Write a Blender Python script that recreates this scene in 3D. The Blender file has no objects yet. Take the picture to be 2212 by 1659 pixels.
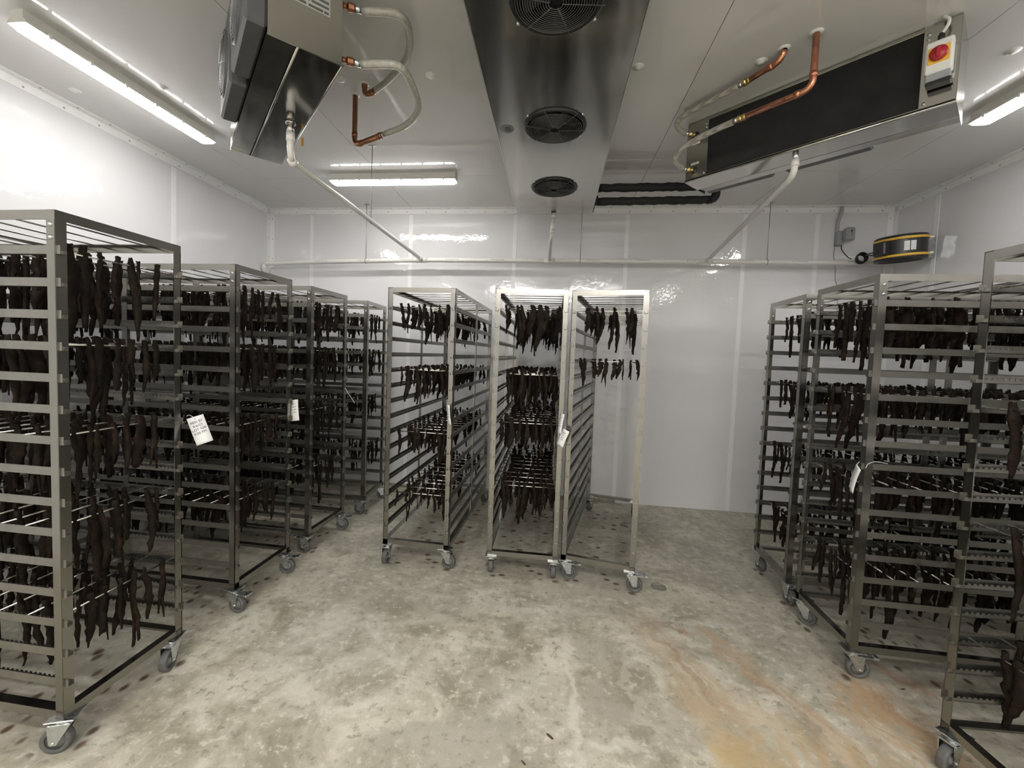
import bpy, math, random
import numpy as np
from mathutils import Matrix, Vector
PI = math.pi
rnd = random.Random(7)
scn = bpy.context.scene
COL = scn.collection

# ------------------------------------------------------------------ camera
cam_d = bpy.data.cameras.new('camera')
cam = bpy.data.objects.new('camera', cam_d)
COL.objects.link(cam)
rx, ux, bx_ = (0.9925, 0.1178, 0.0356), (-0.0414, 0.0474, 0.9980), (0.1159, -0.9919, 0.0519)
R = Vector((0.992, 0.118, 0.036)).normalized()
B = Vector((0.116, -0.992, 0.052)); B = (B - R * B.dot(R)).normalized()
U = B.cross(R)
cam.matrix_world = Matrix(((R.x, U.x, B.x, 0), (R.y, U.y, B.y, 0), (R.z, U.z, B.z, 1.398), (0, 0, 0, 1)))
cam_d.sensor_fit = 'HORIZONTAL'; cam_d.sensor_width = 36.0
cam_d.lens = 910.4 / 2212 * 36.0
cam_d.shift_x = 20.57 / 2212; cam_d.shift_y = -16.44 / 2212
cam_d.clip_start = 0.02
scn.camera = cam

# ------------------------------------------------------------------ world, exposure
w = bpy.data.worlds.new('world'); scn.world = w; w.use_nodes = True
w.node_tree.nodes['Background'].inputs[0].default_value = (.5, .5, .5, 1)
w.node_tree.nodes['Background'].inputs[1].default_value = 0.05
scn.view_settings.view_transform = 'Standard'; scn.view_settings.look = 'None'
scn.view_settings.gamma = 1.0; scn.view_settings.use_curve_mapping = False
scn.view_settings.exposure = 1.65
scn.cycles.use_denoising = True
scn.cycles.max_bounces = 8
scn.cycles.use_adaptive_sampling = True
scn.cycles.adaptive_threshold = 0.05
scn.cycles.diffuse_bounces = 5
scn.cycles.glossy_bounces = 4
scn.cycles.sample_clamp_indirect = 0.0
scn.cycles.caustics_reflective = False
LAMP = 27.0            # strength of the lamp diffusers

XL, XR, YB, YF, ZC = -2.967, 2.914, 4.131, -4.4, 2.8095

# ------------------------------------------------------------------ mesh builder
class MB:
    def __init__(s):
        s.v = []; s.f = []; s.sm = []
    def add(s, vs, fs, smooth=False):
        n = len(s.v); s.v += [tuple(p) for p in vs]
        s.f += [tuple(i + n for i in f) for f in fs]; s.sm += [smooth] * len(fs)
        return s
    def box(s, x0, y0, z0, x1, y1, z1, M=None):
        vs = [(x, y, z) for z in (z0, z1) for y in (y0, y1) for x in (x0, x1)]
        if M is not None: vs = [M @ Vector(p) for p in vs]
        return s.add(vs, [(0, 2, 3, 1), (4, 5, 7, 6), (0, 1, 5, 4), (2, 6, 7, 3), (0, 4, 6, 2), (1, 3, 7, 5)])
    def bbox(s, x0, y0, z0, x1, y1, z1, b, M=None):     # box with chamfered edges
        c = []
        for (xs, ys, zs) in [(a, d, e) for e in (0, 1) for d in (0, 1) for a in (0, 1)]:
            X = (x0, x1)[xs]; Y = (y0, y1)[ys]; Z = (z0, z1)[zs]
            dx, dy, dz = (b, -b)[xs], (b, -b)[ys], (b, -b)[zs]
            c += [(X, Y + dy, Z + dz), (X + dx, Y, Z + dz), (X + dx, Y + dy, Z)]
        if M is not None: c = [M @ Vector(p) for p in c]
        n = len(s.v)
        import itertools
        bm_f = [(0, 6, 18, 12), (3, 15, 21, 9),            # x faces
                (1, 13, 16, 4), (7, 10, 22, 19),
                (2, 5, 11, 8), (14, 20, 23, 17)]
        ed = [(0, 12, 13, 1), (3, 4, 16, 15), (6, 7, 19, 18), (9, 21, 22, 10),
              (1, 4, 5, 2), (7, 8, 11, 10), (13, 14, 17, 16), (19, 22, 23, 20),
              (0, 2, 8, 6), (3, 9, 11, 5), (12, 18, 20, 14), (15, 17, 23, 21)]
        co = [(0, 1, 2), (3, 5, 4), (6, 8, 7), (9, 10, 11), (12, 14, 13), (15, 16, 17), (18, 19, 20), (21, 23, 22)]
        return s.add(c, bm_f + ed + co)
    def tube(s, pts, r, n=10, caps=True, smooth=True):
        pts = [Vector(p) for p in pts]; rs = r if isinstance(r, (list, tuple)) else [r] * len(pts)
        base = len(s.v); prev = None; vs = []; fs = []
        for i, p in enumerate(pts):
            if i == 0: t = pts[1] - p
            elif i == len(pts) - 1: t = p - pts[i - 1]
            else: t = (pts[i + 1] - p).normalized() + (p - pts[i - 1]).normalized()
            t.normalize()
            if prev is None:
                a = Vector((0, 0, 1)) if abs(t.z) < .9 else Vector((1, 0, 0))
                u = t.cross(a).normalized()
            else:
                u = (prev - t * prev.dot(t)).normalized()
            prev = u; q = t.cross(u)
            for k in range(n):
                a = 2 * PI * k / n
                vs.append(p + (u * math.cos(a) + q * math.sin(a)) * rs[i])
        for i in range(len(pts) - 1):
            for k in range(n):
                k2 = (k + 1) % n
                fs.append((i * n + k, i * n + k2, (i + 1) * n + k2, (i + 1) * n + k))
        s.add(vs, fs, smooth)
        if caps:
            m = len(pts) - 1
            s.f.append(tuple(base + k for k in reversed(range(n)))); s.sm.append(False)
            s.f.append(tuple(base + m * n + k for k in range(n))); s.sm.append(False)
        return s
    def lathe(s, prof, n=24, M=None, smooth=True):       # profile (r,z) about local z
        vs = []; fs = []
        for r, z in prof:
            for k in range(n):
                a = 2 * PI * k / n; p = Vector((r * math.cos(a), r * math.sin(a), z))
                vs.append(M @ p if M is not None else p)
        for i in range(len(prof) - 1):
            for k in range(n):
                k2 = (k + 1) % n
                fs.append((i * n + k, i * n + k2, (i + 1) * n + k2, (i + 1) * n + k))
        return s.add(vs, fs, smooth)
    def torus(s, R_, r, n=36, m=6, M=None):
        vs = []; fs = []
        for i in range(n):
            a = 2 * PI * i / n
            for j in range(m):
                b = 2 * PI * j / m; q = R_ + r * math.cos(b)
                p = Vector((q * math.cos(a), q * math.sin(a), r * math.sin(b)))
                vs.append(M @ p if M is not None else p)
        for i in range(n):
            for j in range(m):
                fs.append((i * m + j, ((i + 1) % n) * m + j, ((i + 1) % n) * m + (j + 1) % m, i * m + (j + 1) % m))
        return s.add(vs, fs, True)
    def prism(s, poly, z0, z1, M=None):                 # poly in xy, extruded z
        n = len(poly); vs = [(x, y, z) for z in (z0, z1) for x, y in poly]
        if M is not None: vs = [M @ Vector(p) for p in vs]
        fs = [tuple(reversed(range(n))), tuple(range(n, 2 * n))]
        fs += [(i, (i + 1) % n, n + (i + 1) % n, n + i) for i in range(n)]
        return s.add(vs, fs)
    def mesh(s, name, m):
        me = bpy.data.meshes.new(name); me.from_pydata([tuple(p) for p in s.v], [], s.f)
        me.polygons.foreach_set('use_smooth', s.sm)
        if m is not None: me.materials.append(m)
        me.update(); return me
    def obj(s, name, m, parent=None, label=None, M=None):
        return link(name, s.mesh(name, m), parent, label, M)

def link(name, me, parent=None, label=None, M=None):
    o = bpy.data.objects.new(name, me); COL.objects.link(o)
    if parent is not None: o.parent = parent
    if M is not None: o.matrix_local = M
    if label: o['label'] = label
    return o
def tag(o, label, cat, group=None, kind=None):
    o['label'] = label; o['category'] = cat
    if group: o['group'] = group
    if kind: o['kind'] = kind
    return o
def thing(name, label, cat, M=Matrix(), group=None):
    o = bpy.data.objects.new(name, None); COL.objects.link(o)
    o.empty_display_size = .05; o.matrix_world = M
    return tag(o, label, cat, group)
def struct(o):
    o['kind'] = 'structure'; return o
def TR(x, y, z=0, rz=0, rx=0, ry=0):
    return Matrix.Translation((x, y, z)) @ Matrix.Rotation(rz, 4, 'Z') @ Matrix.Rotation(ry, 4, 'Y') @ Matrix.Rotation(rx, 4, 'X')
def arc(p0, p1, p2, n=6):                                # quadratic bend
    p0, p1, p2 = Vector(p0), Vector(p1), Vector(p2)
    return [(1 - t) ** 2 * p0 + 2 * t * (1 - t) * p1 + t * t * p2 for t in [i / n for i in range(n + 1)]]
def spline(pts, n=6):                                    # catmull-rom
    P = [Vector(p) for p in pts]; P = [2 * P[0] - P[1]] + P + [2 * P[-1] - P[-2]]; out = []
    for i in range(1, len(P) - 2):
        for k in range(n):
            t = k / n
            out.append(.5 * ((2 * P[i]) + (P[i + 1] - P[i - 1]) * t + (2 * P[i - 1] - 5 * P[i] + 4 * P[i + 1] - P[i + 2]) * t * t + (3 * P[i] - P[i - 1] - 3 * P[i + 1] + P[i + 2]) * t ** 3))
    return out + [P[-2]]

# ------------------------------------------------------------------ materials
class NT:
    def __init__(s, name):
        s.m = bpy.data.materials.new(name); s.m.use_nodes = True; s.t = s.m.node_tree
        s.b = s.t.nodes['Principled BSDF']
    def n(s, typ, **kw):
        nd = s.t.nodes.new(typ)
        for k, v in kw.items(): setattr(nd, k, v)
        return nd
    def l(s, a, b): s.t.links.new(a, b)
    def noise(s, vec, scale, detail=4, rough=.55, dist=0.0):
        nd = s.n('ShaderNodeTexNoise'); nd.inputs['Scale'].default_value = scale
        nd.inputs['Detail'].default_value = detail; nd.inputs['Roughness'].default_value = rough
        nd.inputs['Distortion'].default_value = dist
        if vec is not None: s.l(vec, nd.inputs['Vector'])
        return nd
    def ramp(s, fac, stops, interp='LINEAR'):
        nd = s.n('ShaderNodeValToRGB'); nd.color_ramp.interpolation = interp
        e = nd.color_ramp.elements
        while len(e) < len(stops): e.new(.5)
        for el, (p, c) in zip(e, stops):
            el.position = p; el.color = (*c, 1) if isinstance(c, tuple) else (c, c, c, 1)
        s.l(fac, nd.inputs[0]); return nd
    def maprange(s, v, a, b, c=0., d=1., smooth=True):
        nd = s.n('ShaderNodeMapRange'); nd.interpolation_type = 'SMOOTHSTEP' if smooth else 'LINEAR'
        for k, x in zip(('From Min', 'From Max', 'To Min', 'To Max'), (a, b, c, d)): nd.inputs[k].default_value = x
        s.l(v, nd.inputs['Value']); return nd.outputs[0]
    def math(s, op, a, b=None, clamp=False):
        nd = s.n('ShaderNodeMath', operation=op); nd.use_clamp = clamp
        for i, x in enumerate((a, b)):
            if x is None: continue
            if isinstance(x, (int, float)): nd.inputs[i].default_value = x
            else: s.l(x, nd.inputs[i])
        return nd.outputs[0]
    def mix(s, fac, a, b, blend='MIX'):
        nd = s.n('ShaderNodeMix', data_type='RGBA', blend_type=blend)
        for i, x in ((0, fac), (6, a), (7, b)):
            if isinstance(x, (int, float)): nd.inputs[i].default_value = x
            elif isinstance(x, tuple): nd.inputs[i].default_value = (*x, 1)
            else: s.l(x, nd.inputs[i])
        return nd.outputs[2]
    def bump(s, h, strength, dist=.01):
        nd = s.n('ShaderNodeBump'); nd.inputs['Strength'].default_value = strength; nd.inputs['Distance'].default_value = dist
        s.l(h, nd.inputs['Height']); s.l(nd.outputs[0], s.b.inputs['Normal']); return nd
    def world(s):
        return s.n('ShaderNodeNewGeometry').outputs['Position']
    def objc(s):
        return s.n('ShaderNodeTexCoord').outputs['Object']
    def set(s, **kw):
        for k, v in kw.items():
            k = k.replace('_', ' ')
            s.b.inputs[k].default_value = (*v, 1) if isinstance(v, tuple) else v
        return s

def plain(name, col, rough=.5, metal=0., var=.06, scale=30., bump=0.0, spec=.5, coat=0.):
    t = NT(name); t.set(Roughness=rough, Metallic=metal)
    t.b.inputs['Specular IOR Level'].default_value = spec
    t.b.inputs['Coat Weight'].default_value = coat
    nz = t.noise(t.objc(), scale, 4)
    lo = tuple(c * (1 - var) for c in col); hi = tuple(min(1, c * (1 + var)) for c in col)
    r = t.ramp(nz.outputs[0], [(.3, lo), (.7, hi)]); t.l(r.outputs[0], t.b.inputs['Base Color'])
    if bump: t.bump(nz.outputs[0], bump, .004)
    return t.m

def steel(name, col, rough, patch=.12, scale=9., stretch=(1, 1, 1), stain=0.0):
    t = NT(name); t.set(Metallic=1.0)
    mp = t.n('ShaderNodeMapping'); mp.inputs['Scale'].default_value = stretch
    t.l(t.objc(), mp.inputs['Vector'])
    nz = t.noise(mp.outputs[0], scale, 5, .6)
    r = t.ramp(nz.outputs[0], [(.25, tuple(c * .78 for c in col)), (.75, col)])
    c = r.outputs[0]
    if stain:
        n2 = t.noise(t.objc(), 5, 5, .7)
        c = t.mix(t.maprange(n2.outputs[0], .5, .75, 0, stain), c, (.30, .24, .16))
    t.l(c, t.b.inputs['Base Color'])
    n3 = t.noise(mp.outputs[0], scale * 2.3, 3)
    t.l(t.maprange(n3.outputs[0], .3, .7, rough - patch * .5, rough + patch, False), t.b.inputs['Roughness'])
    return t.m

M = {}
M['steel'] = steel('brushed_stainless', (.34, .328, .298), .22, .05, 3., (1, 1, .3), .10)
M['slide'] = steel('slide_stainless', (.33, .32, .295), .36, .15, 10., (.3, 1, 1), .25)
M['rod'] = steel('rod_stainless', (.85, .83, .78), .22, .08, 12.)
M['panel_steel'] = steel('panel_stainless', (.56, .55, .51), .13, .04, 3., (1, .2, 1))
M['zinc'] = steel('zinc_plated_metal', (.72, .75, .76), .25, .12, 20.)
M['galv'] = steel('galvanised_rod', (.45, .46, .46), .4, .1, 20.)
M['copper'] = steel('copper', (.72, .33, .20), .30, .12, 18.)
M['brass'] = steel('brass', (.62, .50, .22), .28, .1, 20.)
M['oldcopper'] = steel('dull_copper', (.42, .20, .11), .42, .12, 18.)
M['tyre'] = plain('grey_rubber_tyre', (.11, .11, .105), .6, var=.25)
M['wheel'] = plain('grey_plastic_wheel', (.20, .20, .19), .5, var=.2)
M['pvc'] = plain('white_pvc', (.80, .785, .74), .28, var=.03)
M['print'] = plain('grey_pipe_print', (.35, .34, .33), .5, var=.1)
M['insul'] = plain('black_foam_insulation', (.018, .018, .018), .75, var=.4, scale=60, bump=.6)
M['black'] = plain('black_plastic', (.02, .02, .02), .35, var=.2)
M['shroud'] = plain('grey_painted_shroud', (.09, .092, .095), .45, var=.08)
M['yellow'] = plain('yellow_plastic', (.85, .52, .07), .4, var=.04)
M['red'] = plain('red_plastic', (.42, .02, .03), .35, var=.08)
M['grey'] = plain('grey_plastic', (.33, .35, .36), .42, var=.05)
M['white'] = plain('white_plastic', (.80, .81, .78), .35, var=.03)
M['paper'] = plain('white_card', (.86, .86, .85), .7, var=.02)
M['ink'] = plain('dark_ink', (.05, .035, .07), .7, var=.1)
M['sticker'] = plain('silver_sticker', (.42, .42, .40), .5, var=.05)
M['orange'] = plain('orange_marker', (.70, .33, .04), .5)
M['leaf'] = plain('brown_crumb', (.10, .05, .025), .8, var=.3)
M['cavity'] = plain('dark_fan_interior', (.012, .012, .012), .6, var=.3)
M['joint'] = plain('white_sealant', (.70, .70, .68), .35, var=.03)
M['screw'] = plain('dull_screw_head', (.42, .42, .41), .45, metal=.4)

t = NT('bright_folded_edge'); t.set(Base_Color=(.8, .8, .77), Metallic=1.0, Roughness=.3); M['edge'] = t.m
M['guardwire'] = plain('grey_guard_wire', (.16, .16, .155), .4, metal=.3)
# coil: fine vertical fins
t = NT('black_coil_fins'); t.set(Roughness=.55)
wv = t.n('ShaderNodeTexWave'); wv.bands_direction = 'X'; wv.inputs['Scale'].default_value = 110; t.l(t.objc(), wv.inputs['Vector'])
nz = t.noise(t.objc(), 9)
t.l(t.ramp(nz.outputs[0], [(.3, (.006, .006, .006)), (.75, (.02, .02, .019))]).outputs[0], t.b.inputs['Base Color'])
t.bump(wv.outputs[0], .6, .004); M['coil'] = t.m

# meat
t = NT('dried_meat'); t.b.inputs['Specular IOR Level'].default_value = .12
nz = t.noise(t.world(), 22, 6, .65)
c = t.ramp(nz.outputs[0], [(.28, (.0055, .0036, .0026)), (.5, (.013, .0078, .005)), (.75, (.033, .0200, .0120))]).outputs[0]
n2 = t.noise(t.world(), 3.5, 2)
c = t.mix(t.maprange(n2.outputs[0], .5, .7, 0, .5), c, (.012, .012, .008))
t.l(c, t.b.inputs['Base Color'])
n3 = t.noise(t.world(), 120, 5, .7)
t.l(t.maprange(nz.outputs[0], .3, .7, .72, .55), t.b.inputs['Roughness'])
t.bump(n3.outputs[0], .7, .003); M['meat'] = t.m

# glossy sheet panels (walls and ceiling)
def sheet(name, col, r0, r1, bs, tint):
    t = NT(name); P = t.world()
    n1 = t.noise(P, 1.3, 3)
    c = t.ramp(n1.outputs[0], [(.3, tint), (.7, col)]).outputs[0]
    t.l(c, t.b.inputs['Base Color'])
    n2 = t.noise(P, 5, 3)
    t.l(t.maprange(n2.outputs[0], .3, .7, r0, r1, False), t.b.inputs['Roughness'])
    n3 = t.noise(P, 26, 2, .5); n4 = t.noise(P, 2.2, 1)
    h = t.math('ADD', n3.outputs[0], t.math('MULTIPLY', n4.outputs[0], 2.0))
    t.bump(h, bs, .01)
    t.b.inputs['Specular IOR Level'].default_value = .55
    return t.m
M['wall'] = sheet('glossy_wall_sheet', (.80, .795, .805), .035, .075, .10, (.775, .77, .78))
M['ceil'] = sheet('glossy_ceiling_sheet', (.72, .71, .70), .045, .09, .025, (.69, .68, .67))
M['trim'] = plain('white_trim', (.90, .90, .89), .3, var=.02)

# lamps
t = NT('lamp_diffuser'); t.set(Base_Color=(.9, .9, .9), Roughness=.5)
t.b.inputs['Emission Color'].default_value = (1.0, .985, .955, 1); t.b.inputs['Emission Strength'].default_value = LAMP
M['lamp'] = t.m
M['lamp_side'] = t.m.copy()
M['lamp_side'].node_tree.nodes['Principled BSDF'].inputs['Emission Strength'].default_value = LAMP * .48
M['lampbody'] = plain('white_lamp_housing', (.72, .71, .66), .4, var=.02)

# clear hose
t = NT('clear_braided_hose'); t.set(Base_Color=(.80, .78, .70), Roughness=.18)
t.b.inputs['Transmission Weight'].default_value = .55
t.b.inputs['IOR'].default_value = 1.25
wv = t.n('ShaderNodeTexWave'); wv.bands_direction = 'DIAGONAL'; wv.inputs['Scale'].default_value = 40; t.l(t.objc(), wv.inputs['Vector'])
t.l(t.ramp(wv.outputs[0], [(.2, (.55, .53, .46)), (.8, (.85, .83, .76))]).outputs[0], t.b.inputs['Base Color'])
M['hose'] = t.m

# ---- concrete floor, stains with a shape of their own
RACKS = {  # name: x, y, heading of the rack's local x axis (its short, aisle-facing side)
 'L0': (-1.563, 1.165, -0.011 + PI / 2), 'L1': (-1.586, 1.951, -0.023 + PI / 2),
 'L2': (-1.582, 2.612, -0.048 + PI / 2), 'L3': (-1.526, 3.336, 0.045 + PI / 2),
 'C0': (-1.059, 2.610, -0.034), 'C1': (-0.362, 2.578, -0.001), 'C2': (0.103, 2.617, -0.202),
 'R0': (1.429, 1.619, 0.05 - PI / 2), 'R1': (1.385, 2.441, -0.024 - PI / 2), 'R2': (1.430, 3.025, -0.055 - PI / 2)}
RW, RL, RH, RZB = 0.4455, 1.289, 1.80, 0.129

def floor_material():
    t = NT('stained_concrete'); P = t.world()
    n_big = t.noise(P, 1.1, 5, .6); n_mid = t.noise(P, 4.2, 6, .65, .6); n_fin = t.noise(P, 22, 6, .7); n_gr = t.noise(P, 150, 2)
    c = t.ramp(n_mid.outputs[0], [(.36, (.33, .30, .225)), (.50, (.49, .455, .36)), (.62, (.64, .605, .50))]).outputs[0]
    c = t.mix(t.maprange(n_big.outputs[0], .46, .62, 0, .55), c, (.45, .43, .36))
    c = t.mix(t.maprange(n_fin.outputs[0], .53, .64, 0, .7), c, (.70, .67, .58))
    c = t.mix(t.maprange(n_fin.outputs[0], .46, .36, 0, .8), c, (.29, .27, .21))
    c = t.mix(.12, c, n_gr.outputs[1], 'OVERLAY')
    # cooler, greyer concrete toward the back wall
    sx = t.n('ShaderNodeSeparateXYZ'); t.l(P, sx.inputs[0]); X, Y = sx.outputs[0], sx.outputs[1]
    # distorted coordinates for the hand-shaped stains
    dn = t.noise(P, 3.1, 5, .6); dv = t.n('ShaderNodeVectorMath', operation='SUBTRACT'); t.l(dn.outputs[1], dv.inputs[0]); dv.inputs[1].default_value = (.5, .5, .5)
    ds = t.n('ShaderNodeVectorMath', operation='SCALE'); t.l(dv.outputs[0], ds.inputs[0]); ds.inputs['Scale'].default_value = .34
    da = t.n('ShaderNodeVectorMath', operation='ADD'); t.l(P, da.inputs[0]); t.l(ds.outputs[0], da.inputs[1]); D = da.outputs[0]
    streak_map = t.n('ShaderNodeMapping', vector_type='TEXTURE'); streak_map.inputs['Rotation'].default_value = (0, 0, math.radians(-72)); streak_map.inputs['Scale'].default_value = (1, .16, 1)
    t.l(D, streak_map.inputs['Vector']); n_st = t.noise(streak_map.outputs[0], 5, 5, .65)
    def blob(cx, cy, a, b, rot, col, k, soft=.55, tex=None, src=D):
        nonlocal c
        mp = t.n('ShaderNodeMapping', vector_type='TEXTURE'); mp.inputs['Location'].default_value = (cx, cy, 0)
        mp.inputs['Rotation'].default_value = (0, 0, math.radians(rot)); mp.inputs['Scale'].default_value = (a, b, 1)
        t.l(src, mp.inputs['Vector'])
        ln = t.n('ShaderNodeVectorMath', operation='LENGTH'); t.l(mp.outputs[0], ln.inputs[0])
        f = t.maprange(ln.outputs['Value'], 1.0, 1 - soft, 0, k)
        if tex is not None: f = t.math('MULTIPLY', f, t.maprange(tex, .36, .60, .12, 1.0))
        c = t.mix(f, c, col)
    ST, MD = n_st.outputs[0], n_mid.outputs[0]
    # rust and orange wash at the right front, pale scrape beside it
    blob(.80, 1.62, .62, .24, -64, (.52, .375, .22), .7, .6, ST)
    blob(.62, 2.02, .50, .16, -62, (.46, .36, .25), .6, .6, ST)
    blob(1.02, 1.86, .60, .085, -68, (.50, .35, .21), .75, .5, ST)
    blob(.72, 1.56, .17, .11, -30, (.62, .43, .19), .75, .7, MD)
    blob(1.42, 1.72, .42, .20, -70, (.52, .33, .17), .8, .6, ST)
    blob(1.20, 1.45, .40, .22, -50, (.52, .36, .20), .7, .6, ST)
    blob(.62, 2.26, .22, .03, -14, (.33, .17, .11), .6, .5, MD)
    blob(1.60, 2.05, .20, .06, -50, (.40, .20, .10), .7, .6, ST)
    blob(.60, 2.05, .34, .075, -66, (.62, .56, .42), .8, .8, MD)
    blob(.86, 1.72, .40, .035, -60, (.62, .56, .43), .6, .9, ST)
    blob(1.06, 1.70, .46, .035, -66, (.62, .56, .44), .6, .9, ST)
    blob(.66, 1.98, .34, .045, -64, (.36, .25, .16), .7, .7, ST)
    blob(.93, 1.98, .42, .035, -70, (.42, .27, .17), .7, .7, ST)
    blob(.78, 1.50, .20, .16, -40, (.45, .35, .18), .7, .7, MD)
    blob(1.50, 1.86, .22, .10, -60, (.42, .25, .14), .7, .7, ST)
    blob(.42, 1.62, .30, .20, 0, (.33, .30, .25), .5, .7, MD)
    # dull darker islands and pale powdery marks
    blob(.28, 1.95, .13, .16, 0, (.36, .33, .27), .5, .3, MD)
    blob(.28, 1.66, .12, .10, 0, (.35, .32, .27), .5, .3, MD)
    blob(-.30, 1.42, .35, .16, 10, (.31, .29, .24), .55, .3, MD)
    blob(-.95, 1.75, .55, .40, 0, (.60, .585, .52), .45, .8, MD)
    blob(-.55, 2.15, .30, .12, 0, (.36, .345, .29), .35, .6, MD)
    blob(.138, 1.75, .034, .62, 0, (.66, .64, .55), .8, .9)
    blob(.27, 1.53, .17, .030, 0, (.66, .64, .55), .75, .9)
    blob(.40, 1.80, .022, .40, 6, (.58, .54, .46), .5, .6)
    blob(.10, 2.26, .75, .028, 3, (.58, .56, .49), .5, .9)
    blob(.95, 2.33, .45, .022, 8, (.60, .58, .52), .55, .6)
    blob(.30, 2.50, .9, .05, 2, (.48, .45, .37), .5, .6)
    # drip marks under the racks: rows of brown spots, plus rack shade painted in
    def drips_and_shade(cx, cy, hx, hy, rot, amount):
        nonlocal c
        mp = t.n('ShaderNodeMapping', vector_type='TEXTURE'); mp.inputs['Location'].default_value = (cx, cy, 0); mp.inputs['Rotation'].default_value = (0, 0, rot)
        t.l(P, mp.inputs['Vector'])
        ab = t.n('ShaderNodeVectorMath', operation='ABSOLUTE'); t.l(mp.outputs[0], ab.inputs[0])
        s2 = t.n('ShaderNodeSeparateXYZ'); t.l(ab.outputs[0], s2.inputs[0])
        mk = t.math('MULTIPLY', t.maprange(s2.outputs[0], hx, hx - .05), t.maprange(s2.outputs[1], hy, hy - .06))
        sc = t.n('ShaderNodeMapping'); sc.inputs['Scale'].default_value = (13, 20, 1); t.l(mp.outputs[0], sc.inputs['Vector'])
        vo = t.n('ShaderNodeTexVoronoi'); vo.inputs['Scale'].default_value = 1; vo.inputs['Randomness'].default_value = .85; t.l(sc.outputs[0], vo.inputs['Vector'])
        sp = t.maprange(vo.outputs['Distance'], .42, .20)
        s3 = t.n('ShaderNodeSeparateXYZ'); t.l(vo.outputs['Color'], s3.inputs[0])
        on = t.maprange(s3.outputs[0], 1 - amount - .1, 1 - amount + .1)
        f = t.math('MULTIPLY', t.math('MULTIPLY', mk, sp), on)
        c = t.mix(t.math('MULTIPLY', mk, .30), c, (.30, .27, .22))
        c = t.mix(t.math('MULTIPLY', f, .95), c, (.10, .055, .035))
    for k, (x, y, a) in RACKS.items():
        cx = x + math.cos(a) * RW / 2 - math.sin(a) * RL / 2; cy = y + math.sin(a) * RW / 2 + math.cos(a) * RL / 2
        drips_and_shade(cx, cy, RW / 2 + .04, RL / 2 + .05, a, .62)
    t.l(c, t.b.inputs['Base Color'])
    t.l(t.maprange(n_mid.outputs[0], .3, .7, .38, .62, False), t.b.inputs['Roughness'])
    t.b.inputs['Specular IOR Level'].default_value = .4
    h = t.math('ADD', n_fin.outputs[0], t.math('MULTIPLY', n_mid.outputs[0], 2.0)); t.bump(h, .25, .006)
    return t.m
M['floor'] = floor_material()

# ------------------------------------------------------------------ room shell
struct(MB().box(XL - .1, YF - .1, -.12, XR + .1, YB + .1, 0).obj('floor', M['floor']))
SEAMS_X = [-2.505, -1.455, -.41, .645, 1.690, 2.30]
SEAMS_C = [-2.505, -1.440, -.41, .645, 1.705, 2.277]
# back wall: a backing slab and its sheets with raised cover strips over the joints
wb = struct(MB().box(XL - .1, YB + .012, -.05, XR + .1, YB + .12, ZC + .1).obj('wall_back', M['joint']))
xs = [XL] + SEAMS_X + [XR]
for a, b in zip(xs[:-1], xs[1:]):
    MB().box(a + .002, YB, .0, b - .002, YB + .012, ZC).obj('panel', M['wall'], wb)
for x in SEAMS_X:
    MB().box(x - .019, YB - .0025, .0, x + .019, YB, ZC - .06).obj('cover_strip', M['trim'], wb)
def side_wall(name, X, sgn, seams):
    o = struct(MB().box(min(X, X + sgn * .11) if sgn > 0 else X - .11, YF - .1, -.05, X + .11 if sgn > 0 else X - .012, YB + .1, ZC + .1).obj(name, M['joint']))
    if sgn > 0:
        o.data = MB().box(X + .012, YF - .1, -.05, X + .11, YB + .1, ZC + .1).mesh(name, M['joint'])
    ys = [YF] + seams + [YB]
    for a, b in zip(ys[:-1], ys[1:]):
        MB().box(min(X, X + sgn * .012), a + .002, 0, max(X, X + sgn * .012), b - .002, ZC).obj('panel', M['wall'], o)
    for y in seams:
        MB().box(min(X, X - sgn * .0025), y - .019, 0, max(X, X - sgn * .0025), y + .019, ZC - .06).obj('cover_strip', M['trim'], o)
    return o
side_wall('wall_left', XL, -1, [-3.35, -2.3, -1.25, -.2, .85, 1.93, 3.007])
side_wall('wall_right', XR, 1, [-2.78, -1.7, -.62, .46, 1.54, 2.62, 3.70])
wf = struct(MB().box(XL - .1, YF - .12, -.05, XR + .1, YF, ZC + .1).obj('wall_front', M['wall']))
# ceiling
ce = struct(MB().box(XL - .1, YF - .1, ZC + .012, XR + .1, YB + .1, ZC + .12).obj('ceiling', M['joint']))
xs = [XL] + SEAMS_C + [XR]
for a, b in zip(xs[:-1], xs[1:]):
    for y0, y1 in ((YF, -1.7), (-1.7, .93), (.93, 3.372), (3.372, YB)):
        MB().box(a + .0015, y0 + .0015, ZC, b - .0015, y1 - .0015, ZC + .012).obj('panel', M['ceil'], ce)
capm = MB().lathe([(.0, -.012), (.012, -.011), (.016, -.004), (.026, -.0035), (.028, 0)], 20).mesh('fixing_cap', M['white'])
for x in (-2.758, -2.209, -1.168, -.677, .351, .909, 1.95):
    link('fixing_cap', capm, ce, None, Matrix.Translation((x, 2.168, ZC)))
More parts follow.
